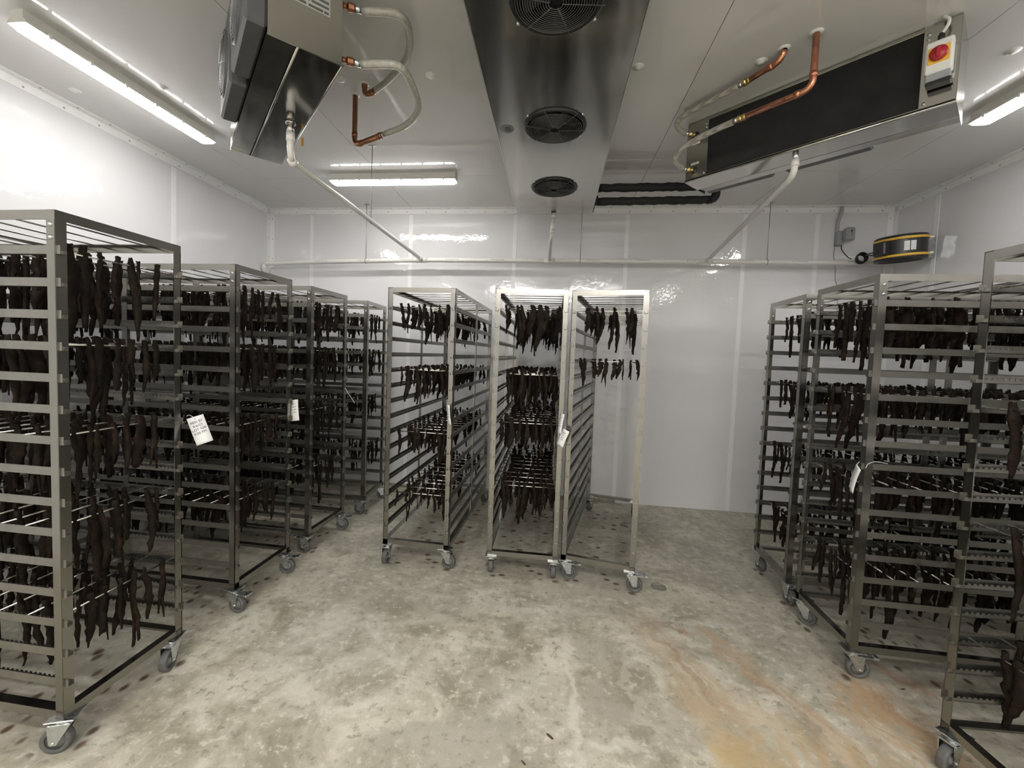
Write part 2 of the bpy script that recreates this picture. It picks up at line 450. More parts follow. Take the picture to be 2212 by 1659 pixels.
# trims: angle strips with screw heads
def trim(n, boxes, screws, nrm):
    m = MB()
    for b in boxes: m.box(*b)
    o = struct(m.obj('trim_%d' % n, M['trim']))
    s = MB()
    for (x, y, z, ax) in screws:
        Mx = Matrix.Translation((x, y, z)) @ {'x': Matrix.Rotation(PI / 2, 4, 'Y'), '-x': Matrix.Rotation(-PI / 2, 4, 'Y'), 'y': Matrix.Rotation(PI / 2, 4, 'X'), 'z': Matrix.Rotation(PI, 4, 'X')}[ax]
        s.lathe([(.0055, 0), (.005, .002), (.0, .003)], 8, Mx)
    so = s.obj('screw_heads', M['screw'], o); so['kind'] = 'stuff'
T = .004; W_ = .05
def fr(a, b, n): return [a + (b - a) * (i + .5) / n for i in range(n)]
trim(1, [(XL, YB - T, ZC - W_, XR, YB, ZC), (XL, YB - W_, ZC - T, XR, YB, ZC)],
     [(x, YB - T, ZC - .033, 'y') for x in fr(XL, XR, 30)] + [(x, YB - .033, ZC - T, 'z') for x in fr(XL + .05, XR, 30)], 0)
trim(2, [(XL, YF, ZC - W_, XL + T, YB - .05, ZC), (XL, YF, ZC - T, XL + W_, YB - .05, ZC)],
     [(XL + T, y, ZC - .033, 'x') for y in fr(.6, YB, 18)] + [(XL + .033, y, ZC - T, 'z') for y in fr(.7, YB, 18)], 0)
trim(3, [(XR - T, YF, ZC - W_, XR, YB - .05, ZC), (XR - W_, YF, ZC - T, XR, YB - .05, ZC)],
     [(XR - T, y, ZC - .033, '-x') for y in fr(.6, YB, 18)] + [(XR - .033, y, ZC - T, 'z') for y in fr(.7, YB, 18)], 0)
trim(4, [(XL, YB - T, 0, XL + W_, YB, ZC - W_), (XL, YB - W_, 0, XL + T, YB, ZC - W_)],
     [(XL + .03, YB - T, z, 'y') for z in fr(0, ZC, 14)] + [(XL + T, YB - .03, z, 'x') for z in fr(0.05, ZC, 14)], 0)
trim(5, [(XR - W_, YB - T, 0, XR, YB, ZC - W_), (XR - T, YB - W_, 0, XR, YB, ZC - W_)],
     [(XR - .03, YB - T, z, 'y') for z in fr(0, ZC, 14)], 0)
bb = struct(MB().bbox(XL + .02, YB - .012, 0, .66, YB - .001, .035, .003).obj('baseboard_back', plain('weathered_base_strip', (.36, .33, .27), .6, var=.2)))

# ------------------------------------------------------------------ lamps
def lamp(cx, cy, along, label, n=0, L=1.04):
    rz = 0 if along == 'x' else PI / 2
    t = thing('ceiling_lamp', label, 'ceiling lamp', TR(cx, cy, ZC, rz), 'linear ceiling lamps')
    h = MB()
    prof = [(-.034, 0), (-.034, -.036), (-.047, -.046), (-.047, -.056), (.047, -.056), (.047, -.046), (.034, -.036), (.034, 0)]
    N = len(prof); vs = [(x, y, z) for x in (-L / 2, L / 2) for y, z in prof]
    h.add(vs, [tuple(range(N)), tuple(reversed(range(N, 2 * N)))] + [(i, N + i, N + (i + 1) % N, (i + 1) % N) for i in range(N)])
    h.obj('housing', M['lampbody'], t)
    d = MB(); K = 10; xs = [(-L / 2, .0), (-L / 2 + .008, .6), (-L / 2 + .03, 1), (L / 2 - .03, 1), (L / 2 - .008, .6), (L / 2, .0)]
    vs = []; fs = []
    for x, s in xs:
        for k in range(K + 1):
            a = PI * k / K; s_ = max(s, .02)
            vs.append((x, -.044 * math.cos(a) * (.75 + .25 * s_), -.0565 - .015 * min(1, 1.6 * math.sin(a)) * s_))
    for i in range(len(xs) - 1):
        for k in range(K):
            fs.append((i * (K + 1) + k, i * (K + 1) + k + 1, (i + 1) * (K + 1) + k + 1, (i + 1) * (K + 1) + k))
    d.add(vs, fs, True); d.obj('diffuser', M['lamp_side'] if along == 'y' or cy > 3 else M['lamp'], t)
    clip = MB().bbox(-.008, -.049, -.058, .008, .049, -.036, .002).mesh('clip', M['white'])
    for i in range(6):
        for s in (-1, 1):
            x = -L / 2 + .09 + i * (L - .18) / 5
            link('clip', MB().bbox(x - .008, s * .046 - .004, -.060, x + .008, s * .046 + .004, -.040, .0015).mesh('clip', M['white']) if (i, s) == (0, -1) and False else clip_mesh, t, None, Matrix.Translation((x, s * .048, -.054)))
    return t
clip_mesh = MB().bbox(-.008, -.004, -.010, .008, .004, .010, .0015).mesh('clip', M['white'])
lamp(-2.36, 2.150, 'y', 'lit linear lamp on the ceiling along the left wall, upper left of photo')
lamp(-1.335, 3.335, 'x', 'lit linear lamp on the ceiling near the back wall, left of the flat cooler')
lamp(2.26, 2.150, 'y', 'lit linear lamp on the ceiling at the right edge, beside the right cooler')
lamp(-2.36, -.95, 'y', 'lit linear lamp on the ceiling behind the camera, along the left wall')
lamp(2.26, -.95, 'y', 'lit linear lamp on the ceiling behind the camera, along the right wall')
lamp(-2.36, -3.2, 'y', 'added linear fill lamp on the ceiling far behind the camera, along the left wall')  # left of a far pair added out of view to flatten the light
lamp(2.26, -3.2, 'y', 'added linear fill lamp on the ceiling far behind the camera, along the right wall')  # right of the far pair, also added as unseen fill
lamp(-.85, -.45, 'x', 'added linear fill lamp on the ceiling behind the camera, left of the middle')  # added out of view to brighten surfaces facing the camera
lamp(.0, -1.2, 'x', 'added linear fill lamp on the ceiling alone between the two rows behind the camera')  # unseen centre lamp added to even out the bright left wall
lamp(.0, -2.9, 'x', 'added linear fill lamp on the ceiling nearest the wall far behind the camera')  # rearmost lamp, added for more light from behind
lamp(-.85, -1.9, 'x', 'added linear fill lamp on the ceiling in the second row behind the camera, left')  # second row is unseen fill, added for flatter light
lamp(.85, -1.9, 'x', 'added linear fill lamp on the ceiling in the second row behind the camera, right')  # right half of the added second fill row
lamp(.85, -.45, 'x', 'added linear fill lamp on the ceiling behind the camera, right of the middle')  # added fill, twin of the one left of the middle

# ------------------------------------------------------------------ drying racks
LV = [1.677 - .1015 * k for k in range(15)]           # heights of the slides
PW = .032
def angle_post(sx, sy):
    m = MB(); th = .0035; z0, z1 = RZB, RH - .03
    x0 = 0 if sx > 0 else -PW; y0 = 0 if sy > 0 else -PW
    # L section whose outer corner is at the origin
    if sx > 0: m.box(0, y0, z0, th, y0 + PW, z1)
    else: m.box(-th, y0, z0, 0, y0 + PW, z1)
    if sy > 0: m.box(x0, 0, z0, x0 + PW, th, z1)
    else: m.box(x0, -th, z0, x0 + PW, 0, z1)
    return m.mesh('post', M['steel'])
POST = {(a, b): angle_post(a, b) for a in (1, -1) for b in (1, -1)}
MIDPOST = MB().box(0, -PW / 2, RZB, .0035, PW / 2, RH - .03).box(0, -PW / 2, RZB, .016, -PW / 2 + .0035, RH - .03).mesh('post', M['steel'])
def slide_mesh():
    # local: y along the rack, x=0 outer face, going inward +x ; z=0 centre of the face
    m = MB(); h = .0135; th = .0015; y0, y1 = -.012, RL + .004
    m.box(0, y0, -h, th, y1, h)                                  # face
    m.box(th, y0, -h, .019, y1, -h + th)                        # foot
    # inner lip with notches for the rods
    per = .0185; n = int((RL - .04) / per); z0 = -h; z1 = -h + .013; zt = -h + .019; s = .02
    poly = [(y0, z0), (y1, z0), (y1, z1)]
    for i in reversed(range(n)):
        a = s + i * per
        poly += [(a + per * .78, z1), (a + per * .72, zt), (a + per * .28, zt), (a + per * .22, z1)]
    poly.append((y0, z1))
    # castellated plate built from quads: base strip + teeth
    m.box(.0175, y0, z0, .019, y1, z1)
    for i in range(n):
        a = s + i * per
        vs = [(x, y, z) for x in (.0175, .019) for (y, z) in ((a + per * .2, z1), (a + per * .8, z1), (a + per * .72, zt), (a + per * .28, zt))]
        m.add(vs, [(0, 1, 2, 3), (7, 6, 5, 4), (1, 5, 6, 2), (2, 6, 7, 3), (3, 7, 4, 0)])
    return m.mesh('slide', M['slide'])
SLIDE = slide_mesh()
def rail(L_, name):                                             # angle rail, outer corner up: length along x
    return MB().box(0, 0, -.03, L_, .0035, 0).box(0, .0035, -.0035, L_, .03, 0).mesh(name, M['steel'])
TOPW, TOPL, BOTW, BOTL = rail(RW, 'top_rail'), rail(RL, 'top_rail'), rail(RW, 'bottom_rail'), rail(RL, 'bottom_rail')
CROSS = MB().box(PW * .2, -.014, -.0035, RW - PW * .2, .014, 0).mesh('cross_bar', M['steel'])
TBAR = MB().tube([(.004, 0, 0), (RW - .004, 0, 0)], .0030, 6).mesh('top_wire', M['steel'])
BOLT = MB().lathe([(.0075, 0), (.007, .003), (.004, .0055), (.0, .0065)], 10).mesh('bolt', M['zinc'])
# caster: plate + fork, wheel on its axle, optional pedal; local origin at floor level under the swivel, trailing +x
WR = .045; TRL = .026
def fork_mesh():
    m = MB(); top = RZB
    m.bbox(-.042, -.036, top - .005, .042, .036, top, .0015)
    m.lathe([(.024, 0), (.028, .006), (.028, .012), (.020, .016)], 16, Matrix.Translation((0, 0, top - .021)))
    m.bbox(-.024, -.024, top - .028, .040, .024, top - .020, .002)
    for s in (-1, 1):
        y = s * .0215
        poly = [(-.026, top - .022), (.042, top - .022), (TRL + .011, WR - .006), (TRL - .010, WR - .008)]
        vs = [(x, y + d, z) for d in (-.0013, .0013) for x, z in poly]
        m.add(vs, [(3, 2, 1, 0), (4, 5, 6, 7), (0, 1, 5, 4), (1, 2, 6, 5), (2, 3, 7, 6), (3, 0, 4, 7)])
    m.tube([(TRL, -.027, WR), (TRL, .027, WR)], .005, 8)
    return m.mesh('caster', M['zinc'])
FORK = fork_mesh()
RXm = Matrix.Translation((TRL, 0, WR)) @ Matrix.Rotation(PI / 2, 4, 'X')
TYRE = MB().lathe([(.030, -.013), (.038, -.0155), (.0435, -.013), (WR, -.007), (WR, .007), (.0435, .013), (.038, .0155), (.030, .013), (.030, -.013)], 28, RXm).mesh('tyre', M['tyre'])
HUB = MB().lathe([(.008, -.016), (.012, -.015), (.014, -.009), (.030, -.008), (.0302, .008), (.014, .009), (.012, .015), (.008, .016)], 24, RXm).mesh('hub', M['wheel'])
PEDAL = MB().bbox(.030, -.020, RZB - .030, .085, .020, RZB - .024, .002).bbox(.080, -.022, RZB - .030, .100, .022, RZB - .018, .002).mesh('brake_pedal', M['zinc'])

RLAB = {
 'L0': 'stainless wheeled drying rack nearest the camera on the left, cut by the frame edge',
 'L1': 'second stainless wheeled drying rack from the camera along the left wall',
 'L2': 'third stainless wheeled drying rack from the camera along the left wall',
 'L3': 'farthest stainless wheeled drying rack on the left, in the back left corner',
 'C0': 'left one of the three tall steel drying racks standing in the middle',
 'C1': 'middle one of the three tall steel drying racks standing in the middle',
 'C2': 'nearly empty drying rack, right one of the three racks in the middle',
 'R0': 'stainless wheeled drying rack nearest the camera on the right, cut by the frame edge',
 'R1': 'second stainless wheeled drying rack from the camera on the right side',
 'R2': 'farthest stainless wheeled drying rack on the right, toward the back wall'}
SHORT = {'L0': 'nearest left rack', 'L1': 'second left rack', 'L2': 'third left rack', 'L3': 'farthest left rack',
         'C0': 'left centre rack', 'C1': 'middle centre rack', 'C2': 'right centre rack',
         'R0': 'nearest right rack', 'R1': 'second right rack', 'R2': 'farthest right rack'}
# world heading of each caster's trailing side and whether it has a pedal, for local corners (0,0),(W,0),(0,L),(W,L)
CAST = {'L0': [(-160, 0), (-75, 0), (20, 0), (200, 0)], 'L1': [(-8, 1), (10, 1), (90, 0), (120, 0)],
        'L2': [(172, 1), (8, 1), (80, 0), (100, 0)], 'L3': [(176, 1), (20, 0), (70, 0), (90, 0)],
        'C0': [(-92, 0), (-10, 0), (85, 0), (60, 0)], 'C1': [(95, 0), (88, 0), (80, 0), (100, 0)],
        'C2': [(-4, 1), (-6, 1), (60, 0), (85, 0)], 'R0': [(205, 0), (160, 0), (90, 0), (60, 0)],
        'R1': [(-50, 0), (-4, 1), (90, 0), (70, 0)], 'R2': [(-84, 0), (-86, 0), (90, 0), (60, 0)]}
RM = {}
def build_rack(key):
    x, y, a = RACKS[key]; Mx = TR(x, y, 0, a); RM[key] = Mx
    t = thing('drying_rack', RLAB[key], 'drying rack', Mx, 'stainless drying racks')
    for px, sx in ((0, 1), (RW, -1)):
        for py, sy in ((0, 1), (RL, -1)):
            p = link('post', POST[(sx, sy)], t, None, Matrix.Translation((px, py, 0)))
            for z in (1.755, 1.715):                            # two bolts through the long side flange
                ry = -PI / 2 if sx > 0 else PI / 2
                link('bolt', BOLT, p, None, Matrix.Translation((0, sy * .017, z)) @ Matrix.Rotation(ry, 4, 'Y'))
                link('bolt', BOLT, p, None, Matrix.Translation((sx * .0035, sy * .017, z)) @ Matrix.Rotation(-ry, 4, 'Y'))
    link('post', MIDPOST, t, None, Matrix.Translation((0, RL / 2, 0)))
    link('post', MIDPOST, t, None, Matrix.Translation((RW, RL / 2, 0)) @ Matrix.Rotation(PI, 4, 'Z'))
    for me, z in ((TOPW, RH), (BOTW, RZB + .03)):
        n = 'top_rail' if me is TOPW else 'bottom_rail'; ml = TOPL if me is TOPW else BOTL
        d = 0 if me is TOPW else .0037
        link(n, me, t, None, Matrix.Translation((0, 0, z)))
        link(n, me, t, None, Matrix.Translation((RW, RL, z)) @ Matrix.Rotation(PI, 4, 'Z'))
        link(n, ml, t, None, Matrix.Translation((RW, 0, z - .0002)) @ Matrix.Rotation(PI / 2, 4, 'Z'))
        link(n, ml, t, None, Matrix.Translation((0, RL, z - .0002)) @ Matrix.Rotation(-PI / 2, 4, 'Z'))
    link('cross_bar', CROSS, t, None, Matrix.Translation((0, RL / 2, RH - .004)))
    for i in range(1, 11):
        yy = RL * i / 11
        link('top_wire', TBAR, t, None, Matrix.Translation((0, yy, RH - .010)))
    for z in LV:
        link('slide', SLIDE, t, None, Matrix.Translation((.0040, 0, z)))
        link('slide', SLIDE, t, None, Matrix.Translation((RW - .0040, 0, z)) @ Matrix.Scale(-1, 4, (1, 0, 0)))
    for (hd, br), (px, py) in zip(CAST[key], ((.025, .025), (RW - .025, .025), (.025, RL - .025), (RW - .025, RL - .025))):
        c = link('caster', FORK, t, None, TR(px, py, 0, math.radians(hd) - a))
        link('tyre', TYRE, c); link('hub', HUB, c)
        if br: link('brake_pedal', PEDAL, c)
    return t
for k in RACKS: build_rack(k)

# ------------------------------------------------------------------ rods and meat
TIERS = {'L0': (0, 3, 6, 9, 12), 'L1': (0, 3, 7, 11), 'L2': (0, 3, 7, 11), 'L3': (0, 3, 7, 11),
         'C0': (0, 4, 8, 12), 'C1': (0, 4, 7, 11), 'C2': (0, 3), 'R0': (0, 4, 8, 12), 'R1': (0, 4, 8, 12), 'R2': (0, 4, 8, 12)}
ORD = ['first', 'second', 'third', 'fourth', 'fifth', 'sixth', 'seventh', 'eighth', 'ninth', 'tenth', 'eleventh', 'twelfth']
TIERN = ['top tier', 'second tier', 'third tier', 'fourth tier', 'fifth tier']
RR = .0032
rods = []
for key, ks in TIERS.items():
    for ti, k in enumerate(ks):
        z = LV[k] - .0135 + .019 + RR - .003
        nr = 12
        ys = [.055 + i * (RL - .12) / (nr - 1) + rnd.uniform(-.014, .014) for i in range(nr)]
        if key == 'C2' and ti == 1: ys = [.03]
        if key == 'C2' and ti == 0: ys = [.06 + i * .105 for i in range(11)]
        for ri, yy in enumerate(ys):
            x0 = -.004 - rnd.uniform(0, .004) if key != 'C2' or ti == 0 else -.004
            x1 = RW + .004 + rnd.uniform(0, .003)
            x0 = .006; x1 = RW - .006
            m = RM[key] @ Matrix.Translation((0, yy, z)) @ Matrix.Rotation(rnd.uniform(-.02, .02), 4, 'Z')
            c = m @ Vector((RW / 2, 0, 0))
            rods.append(dict(key=key, tier=ti, ri=ri, M=m, d=(c - Vector((0, 0, 1.4))).length, n=len(ys)))
ROD = MB().tube([(.006, 0, 0), (RW - .006, 0, 0)], RR, 8).mesh('hanging_rod', M['rod'])
rods.sort(key=lambda r: r['d'] * (1 if r['ri'] else .5))
stuff = MB()
for i, r in enumerate(rods):
    if i < 300:
        o = link('hanging_rod', ROD); o.matrix_world = r['M']
        if r['ri'] == 0:
            tag(o, f"front steel rod holding meat across the {TIERN[r['tier']]} of {SHORT[r['key']]}", 'rod', 'thin steel hanging rods')
        else:
            tag(o, f"thin steel rod, {ORD[r['ri']]} from the front, {TIERN[r['tier']]}, {SHORT[r['key']]}", 'rod', 'thin steel hanging rods')
    else:
        stuff.tube([r['M'] @ Vector((.006, 0, 0)), r['M'] @ Vector((RW - .006, 0, 0))], RR, 6)
if stuff.v:
    o = stuff.obj('hanging_rods', M['rod']); tag(o, 'remaining thin steel rods deep inside the farther drying racks', 'rod', kind='stuff')

# strip variants: irregular hanging strips folded over the rod; local z down, x across the rod
def strip_variant(seed, L_, wd, thick, fork=False):
    g = random.Random(seed); rings = 14; n = 8
    V = []; F = []
    def chain(zs, ws, ts, xo, yo, close_top=True):
        b = len(V)
        for i, (z, w_, t_) in enumerate(zip(zs, ws, ts)):
            tw = g.uniform(-.25, .25)
            for k in range(n):
                a = 2 * PI * k / n
                rr = 1 + g.uniform(-.20, .20)
                x = w_ / 2 * math.cos(a) * rr; y = t_ / 2 * math.sin(a) * rr
                V.append((xo[i] + x * math.cos(tw) - y * math.sin(tw), yo[i] + x * math.sin(tw) + y * math.cos(tw), z + g.uniform(-.003, .003)))
        for i in range(len(zs) - 1):
            for k in range(n):
                k2 = (k + 1) % n; F.append((b + i * n + k, b + (i + 1) * n + k, b + (i + 1) * n + k2, b + i * n + k2))
        F.append(tuple(b + k for k in range(n))); F.append(tuple(b + (len(zs) - 1) * n + k for k in reversed(range(n))))
    px, py = g.uniform(-1, 1), g.uniform(-1, 1)
    def off(i, m, s): return s * (math.sin(i / m * 3.6 + px) - math.sin(px)) + g.uniform(-.003, .003)
    ts = [i / (rings - 1) for i in range(rings)]
    bulge = g.uniform(.15, .6); lump = [g.uniform(.78, 1.2) for _ in ts]; tip = g.uniform(.72, .93); tipw = g.uniform(.12, .5)
    def width(t_):
        k = lump[int(round(t_ * (rings - 1)))]
        if t_ < .16: return (.50 + t_ * 2.4) * k
        b = (1 - .38 * abs(t_ - bulge)) * k
        e = 1 if t_ < tip else tipw + (1 - tipw) * (1 - t_) / (1 - tip)
        return max(.14, b * e)
    zs = [.024 - (L_ + .024) * t_ for t_ in ts]
    xo = [off(i, rings, .012 * L_ / .2 * 1.2) for i in range(rings)]; yo = [off(i, rings, .008) * .6 for i in range(rings)]
    ws = [wd * width(t_) for t_ in ts]; tk = [max(.006, thick * (.8 + .4 * g.random()) * (1 if t_ < .8 else .7)) for t_ in ts]
    if fork:
        c = 8
        chain(zs[:c + 1], ws[:c + 1], tk[:c + 1], xo[:c + 1], yo[:c + 1])
        for s in (-1, 1):
            m = rings - c + (0 if s > 0 else -1)
            z2 = [zs[c] + .006 - (zs[c] - zs[-1]) * (1 if s > 0 else .72) * j / (m - 1) for j in range(m)]
            w2 = [wd * .5 * (1 - .8 * j / (m - 1)) for j in range(m)]
            x2 = [xo[c] + s * wd * (.17 + .30 * j / (m - 1)) for j in range(m)]
            chain(z2, w2, [thick * .75] * m, x2, [yo[c]] * m)
    else:
        chain(zs, ws, tk, xo, yo)
    return np.array(V, dtype=np.float64), F
VAR = []
for i in range(22):
    L_ = [.13, .16, .19, .22, .25][i % 5] * rnd.uniform(.9, 1.1)
    VAR.append((strip_variant(100 + i, L_, rnd.uniform(.026, .046), rnd.uniform(.011, .019), i % 4 == 3), L_))
def to_mesh(name, V, F, m):
    me = bpy.data.meshes.new(name); me.from_pydata(V.tolist(), [], F)
    me.polygons.foreach_set('use_smooth', [True] * len(F)); me.materials.append(m); me.update(); return me
VMESH = [to_mesh('meat_strip', v, f, M['meat']) for (v, f), L_ in VAR]
strips = []
for r in sorted(rods, key=lambda r: (r['key'], r['tier'], r['ri'])):
    key, ti, ri = r['key'], r['tier'], r['ri']
    base_n = 7
    if key == 'R0' and ri == 0: base_n = 4
    if key == 'C2':
        if ti == 0 and ri > 3: continue
        base_n = 11 if ti == 1 else (6 if ri == 0 else 3)
    span0, span1 = .045, RW - .045
    if key in ('C0', 'C1') and ti == 0 and ri > 0: base_n = 5
    if ri > 0 and key != 'C2': base_n += rnd.choice((-2, -1, 0, 0))
    small = {'L0': 1.12, 'L1': 1.05, 'L2': .98, 'L3': .9, 'C0': .86, 'C1': .98, 'C2': .92, 'R0': 1.12, 'R1': 1.12, 'R2': .88}[key]
    if key == 'C2' and ti == 1: small = .62
    if key == 'C0' and ti == 3: small = .75
    if ti == 0: small *= 1.05
    xs = [span0 + (span1 - span0) * (j + .5) / base_n + rnd.uniform(-.35, .35) * (span1 - span0) / base_n for j in range(base_n)]
    xs.sort()
    for j, xx in enumerate(xs):
        vi = rnd.randrange(len(VAR))
        yaw = rnd.gauss(0, .55)
        s = small * rnd.uniform(.78, 1.18)
        m = r['M'] @ Matrix.Translation((xx, 0, 0)) @ Matrix.Rotation(yaw, 4, 'Z') @ Matrix.Rotation(rnd.gauss(0, .03), 4, 'X') @ Matrix.Diagonal((s * rnd.uniform(.8, 1.15) * (1.45 if key == 'C2' and ti == 1 else .76 if key in ('L0', 'R0', 'R1') else .92), s, s, 1))
        strips.append(dict(key=key, ti=ti, ri=ri, j=j, n=len(xs), vi=vi, M=m, d=r['d'], L=VAR[vi][1] * s))
fr_ = [s for s in strips if s['ri'] == 0]
rest = sorted([s for s in strips if s['ri'] != 0], key=lambda s: s['d'] + (0 if s['ri'] == 1 else 50))
take = fr_[:300]
extra = [s for s in rest if s['ri'] == 1 and s['key'] in ('L0', 'C1', 'C2')][:300 - len(take)]
ids = {id(s) for s in take + extra}
for s in take + extra:
    o = link('meat_strip', VMESH[s['vi']]); o.matrix_world = s['M']
    size = 'long' if s['L'] > .205 else ('short' if s['L'] < .15 else 'medium')
    place = 'front rod' if s['ri'] == 0 else 'second rod'
    if s['ti'] == 0: pass
    tag(o, f"{size} dark meat strip, {ORD[min(s['j'], 9)] if s['j'] < 10 else 'last'} from left, {place}, {TIERN[s['ti']]}, {SHORT[s['key']]}", 'dried meat', 'dried meat strips hanging on the front rods')
AV, AF, off = [], [], 0
for s in strips:
    if id(s) in ids: continue
    (v, f), _ = VAR[s['vi']]
    mm = np.array(s['M']); AV.append(v @ mm[:3, :3].T + mm[:3, 3]); AF += [tuple(i + off for i in q) for q in f]; off += len(v)
o = link('meat_strips', to_mesh('meat_strips', np.concatenate(AV), AF, M['meat']))
tag(o, 'mass of dark dried meat strips hanging on rods deeper inside all the racks', 'dried meat', kind='stuff')

# ------------------------------------------------------------------ wall coolers hung at 45 degrees
def text_mesh(name, s, size, m, bold=0.0):
    cu = bpy.data.curves.new(name, 'FONT'); cu.body = s; cu.size = size; cu.extrude = .0001; cu.offset = bold; cu.align_x = 'CENTER'
    cu.space_line = 1.05
    o = bpy.data.objects.new(name, cu); COL.objects.link(o)
    dg = bpy.context.evaluated_depsgraph_get(); me = bpy.data.meshes.new_from_object(o.evaluated_get(dg))
    bpy.data.objects.remove(o); me.materials.clear(); me.materials.append(m); return me
UL = 1.115; UD = .25; UH = ZC - 2.465 - .003
def cooler(Mx, label, side):
    t = thing('wall_cooler', label, 'cooling unit', Mx, 'coolers hung from the ceiling')
    ps = M['panel_steel']
    # casing: end cheeks, back and top around the coil
    MB().bbox(0, 0, .0, .002, UD, UH, .0005).obj('end_panel', ps, t)
    MB().bbox(UL - .002, 0, .0, UL, UD, UH, .0005).obj('end_panel', ps, t)
    MB().box(.002, .004, UH - .003, UL - .002, UD, UH).obj('top_panel', ps, t)
    MB().box(.002, UD - .003, .03, UL - .002, UD, UH - .003).obj('back_panel', ps, t)
    MB().bbox(.002, 0, .012, .125, .004, UH - .003, .0005).obj('front_plate', ps, t)
    MB().bbox(1.005, 0, .012, UL - .002, .004, UH - .003, .0005).obj('front_plate', ps, t)
    MB().box(.125, .006, .018, 1.005, .05, UH - .016).obj('coil', M['coil'], t)
    MB().bbox(.125, -.002, UH - .018, 1.005, .006, UH - .003, .001).obj('top_flange', ps, t)
    # drip tray with a rolled rim, and the sloping underside behind it
    tr = MB().box(0, .0, .0, UL, .155, .003).box(.004, .148, .0, UL - .004, .151, .020)
    tr.tube([(-.001, .0, .004), (UL + .001, .0, .004)], .0055, 8)
    tr.tube([(-.001, .152, .004), (UL + .001, .152, .004)], .0055, 8)
    tr.bbox(.0, -.010, .010, UL, .0, .013, .0005)
    tr.obj('drip_tray', ps, t)
    MB().add([(.01, .160, .004), (UL - .004, .160, .004), (UL - .004, UD, .014), (.01, UD, .014), (.01, .160, .008), (UL - .004, .160, .008), (UL - .004, UD, .018), (.01, UD, .018)],
             [(0, 1, 2, 3), (7, 6, 5, 4), (0, 4, 5, 1), (1, 5, 6, 2), (2, 6, 7, 3), (3, 7, 4, 0)]).obj('lower_panel', ps, t)
    # two fan shrouds on the far side with wire guards
    for i, cx in enumerate((.185, .625)):
        R1 = .13
        sh = MB().bbox(cx - .19, UD, .020, cx + .19, UD + .070, .335, .010)
        sh.lathe([(R1 + .004, .069), (R1 + .002, .078), (R1 - .006, .078), (R1 - .012, .0)], 32, Matrix.Translation((cx, UD, .178)) @ Matrix.Rotation(-PI / 2, 4, 'X'))
        f = sh.obj('fan_shroud', M['shroud'], t)
        gd = MB()
        for q in range(2, 14): gd.torus(.0095 * q, .0010, 28, 4, Matrix.Translation((cx, UD + .076 + .012 * (1 - (q / 13) ** 4), .178)) @ Matrix.Rotation(-PI / 2, 4, 'X'))
        for a in range(4):
            an = a * PI / 2 + .4
            gd.tube([(cx, UD + .089, .178), (cx + .10 * math.cos(an), UD + .086, .178 + .10 * math.sin(an)), (cx + .13 * math.cos(an), UD + .076, .178 + .13 * math.sin(an))], .0015, 5)
        gd.obj('fan_guard', M['galv'], f)
    BM = MB().lathe([(.006, 0), (.006, .003), (.0, .005)], 8).mesh('bolt', M['zinc'])
    for x in (.11, 1.02):
        for z in (.03, UH - .035, UH - .055):
            link('bolt', BM, t, None, Matrix.Translation((x, 0, z)) @ Matrix.Rotation(PI / 2, 4, 'X'))
    for x in (.112, 1.018):   # hanging brackets to the ceiling
        MB().bbox(x - .012, .0, UH - .004, x + .012, .03, UH + .0025, .0005).obj('hanger_bracket', M['zinc'], t)
    for z in (.060, .262):                                       # black glands of the two hose outlets
        MB().lathe([(.0, .010), (.012, .010), (.018, .006), (.019, 0)], 18, Matrix.Translation((.052, 0, z)) @ Matrix.Rotation(PI / 2, 4, 'X')).obj('rubber_gland', M['black'], t)
        l = MB().box(.030, -.0008, z - .052 + (.085 if z < .1 else 0), .078, 0, z - .040 + (.085 if z < .1 else 0)).obj('sticker', M['paper'], t)
        tm = text_mesh('print', 'INLET' if z > .1 else 'OUTLET', .009, M['ink']); link('print', tm, l, None, Matrix.Translation((.054, -.0012, z - .049 + (.085 if z < .1 else 0))) @ Matrix.Rotation(PI / 2, 4, 'X'))
    return t
MRU = TR(.747, 2.70, 2.465, math.radians(-44))
MLU = TR(-.84, 1.57, 2.465, math.radians(135))
cu_r = cooler(MRU, 'long black-faced cooler hung at an angle from the ceiling on the right', 'r')
cu_l = cooler(MLU, 'steel-cased cooler hung at an angle from the ceiling on the left, seen from below', 'l')
# data plate on the left unit's near end
pl = MB().box(-.0012, .045, .155, 0, .165, .245).obj('data_plate', M['sticker'], cu_l)
dk = plain('dark_plate_print', (.10, .10, .095), .5)
cells = MB()
for zz, segs in ((.160, [(.050, .066), (.070, .120), (.128, .160)]), (.178, [(.050, .110), (.115, .160)]), (.196, [(.050, .085), (.092, .160)]), (.214, [(.055, .150)]), (.230, [(.05, .09), (.10, .155)])):
    for a, b in segs: cells.box(-.0018, a, zz, -.0012, b, zz + .009)
cells.obj('plate_print', dk, pl)
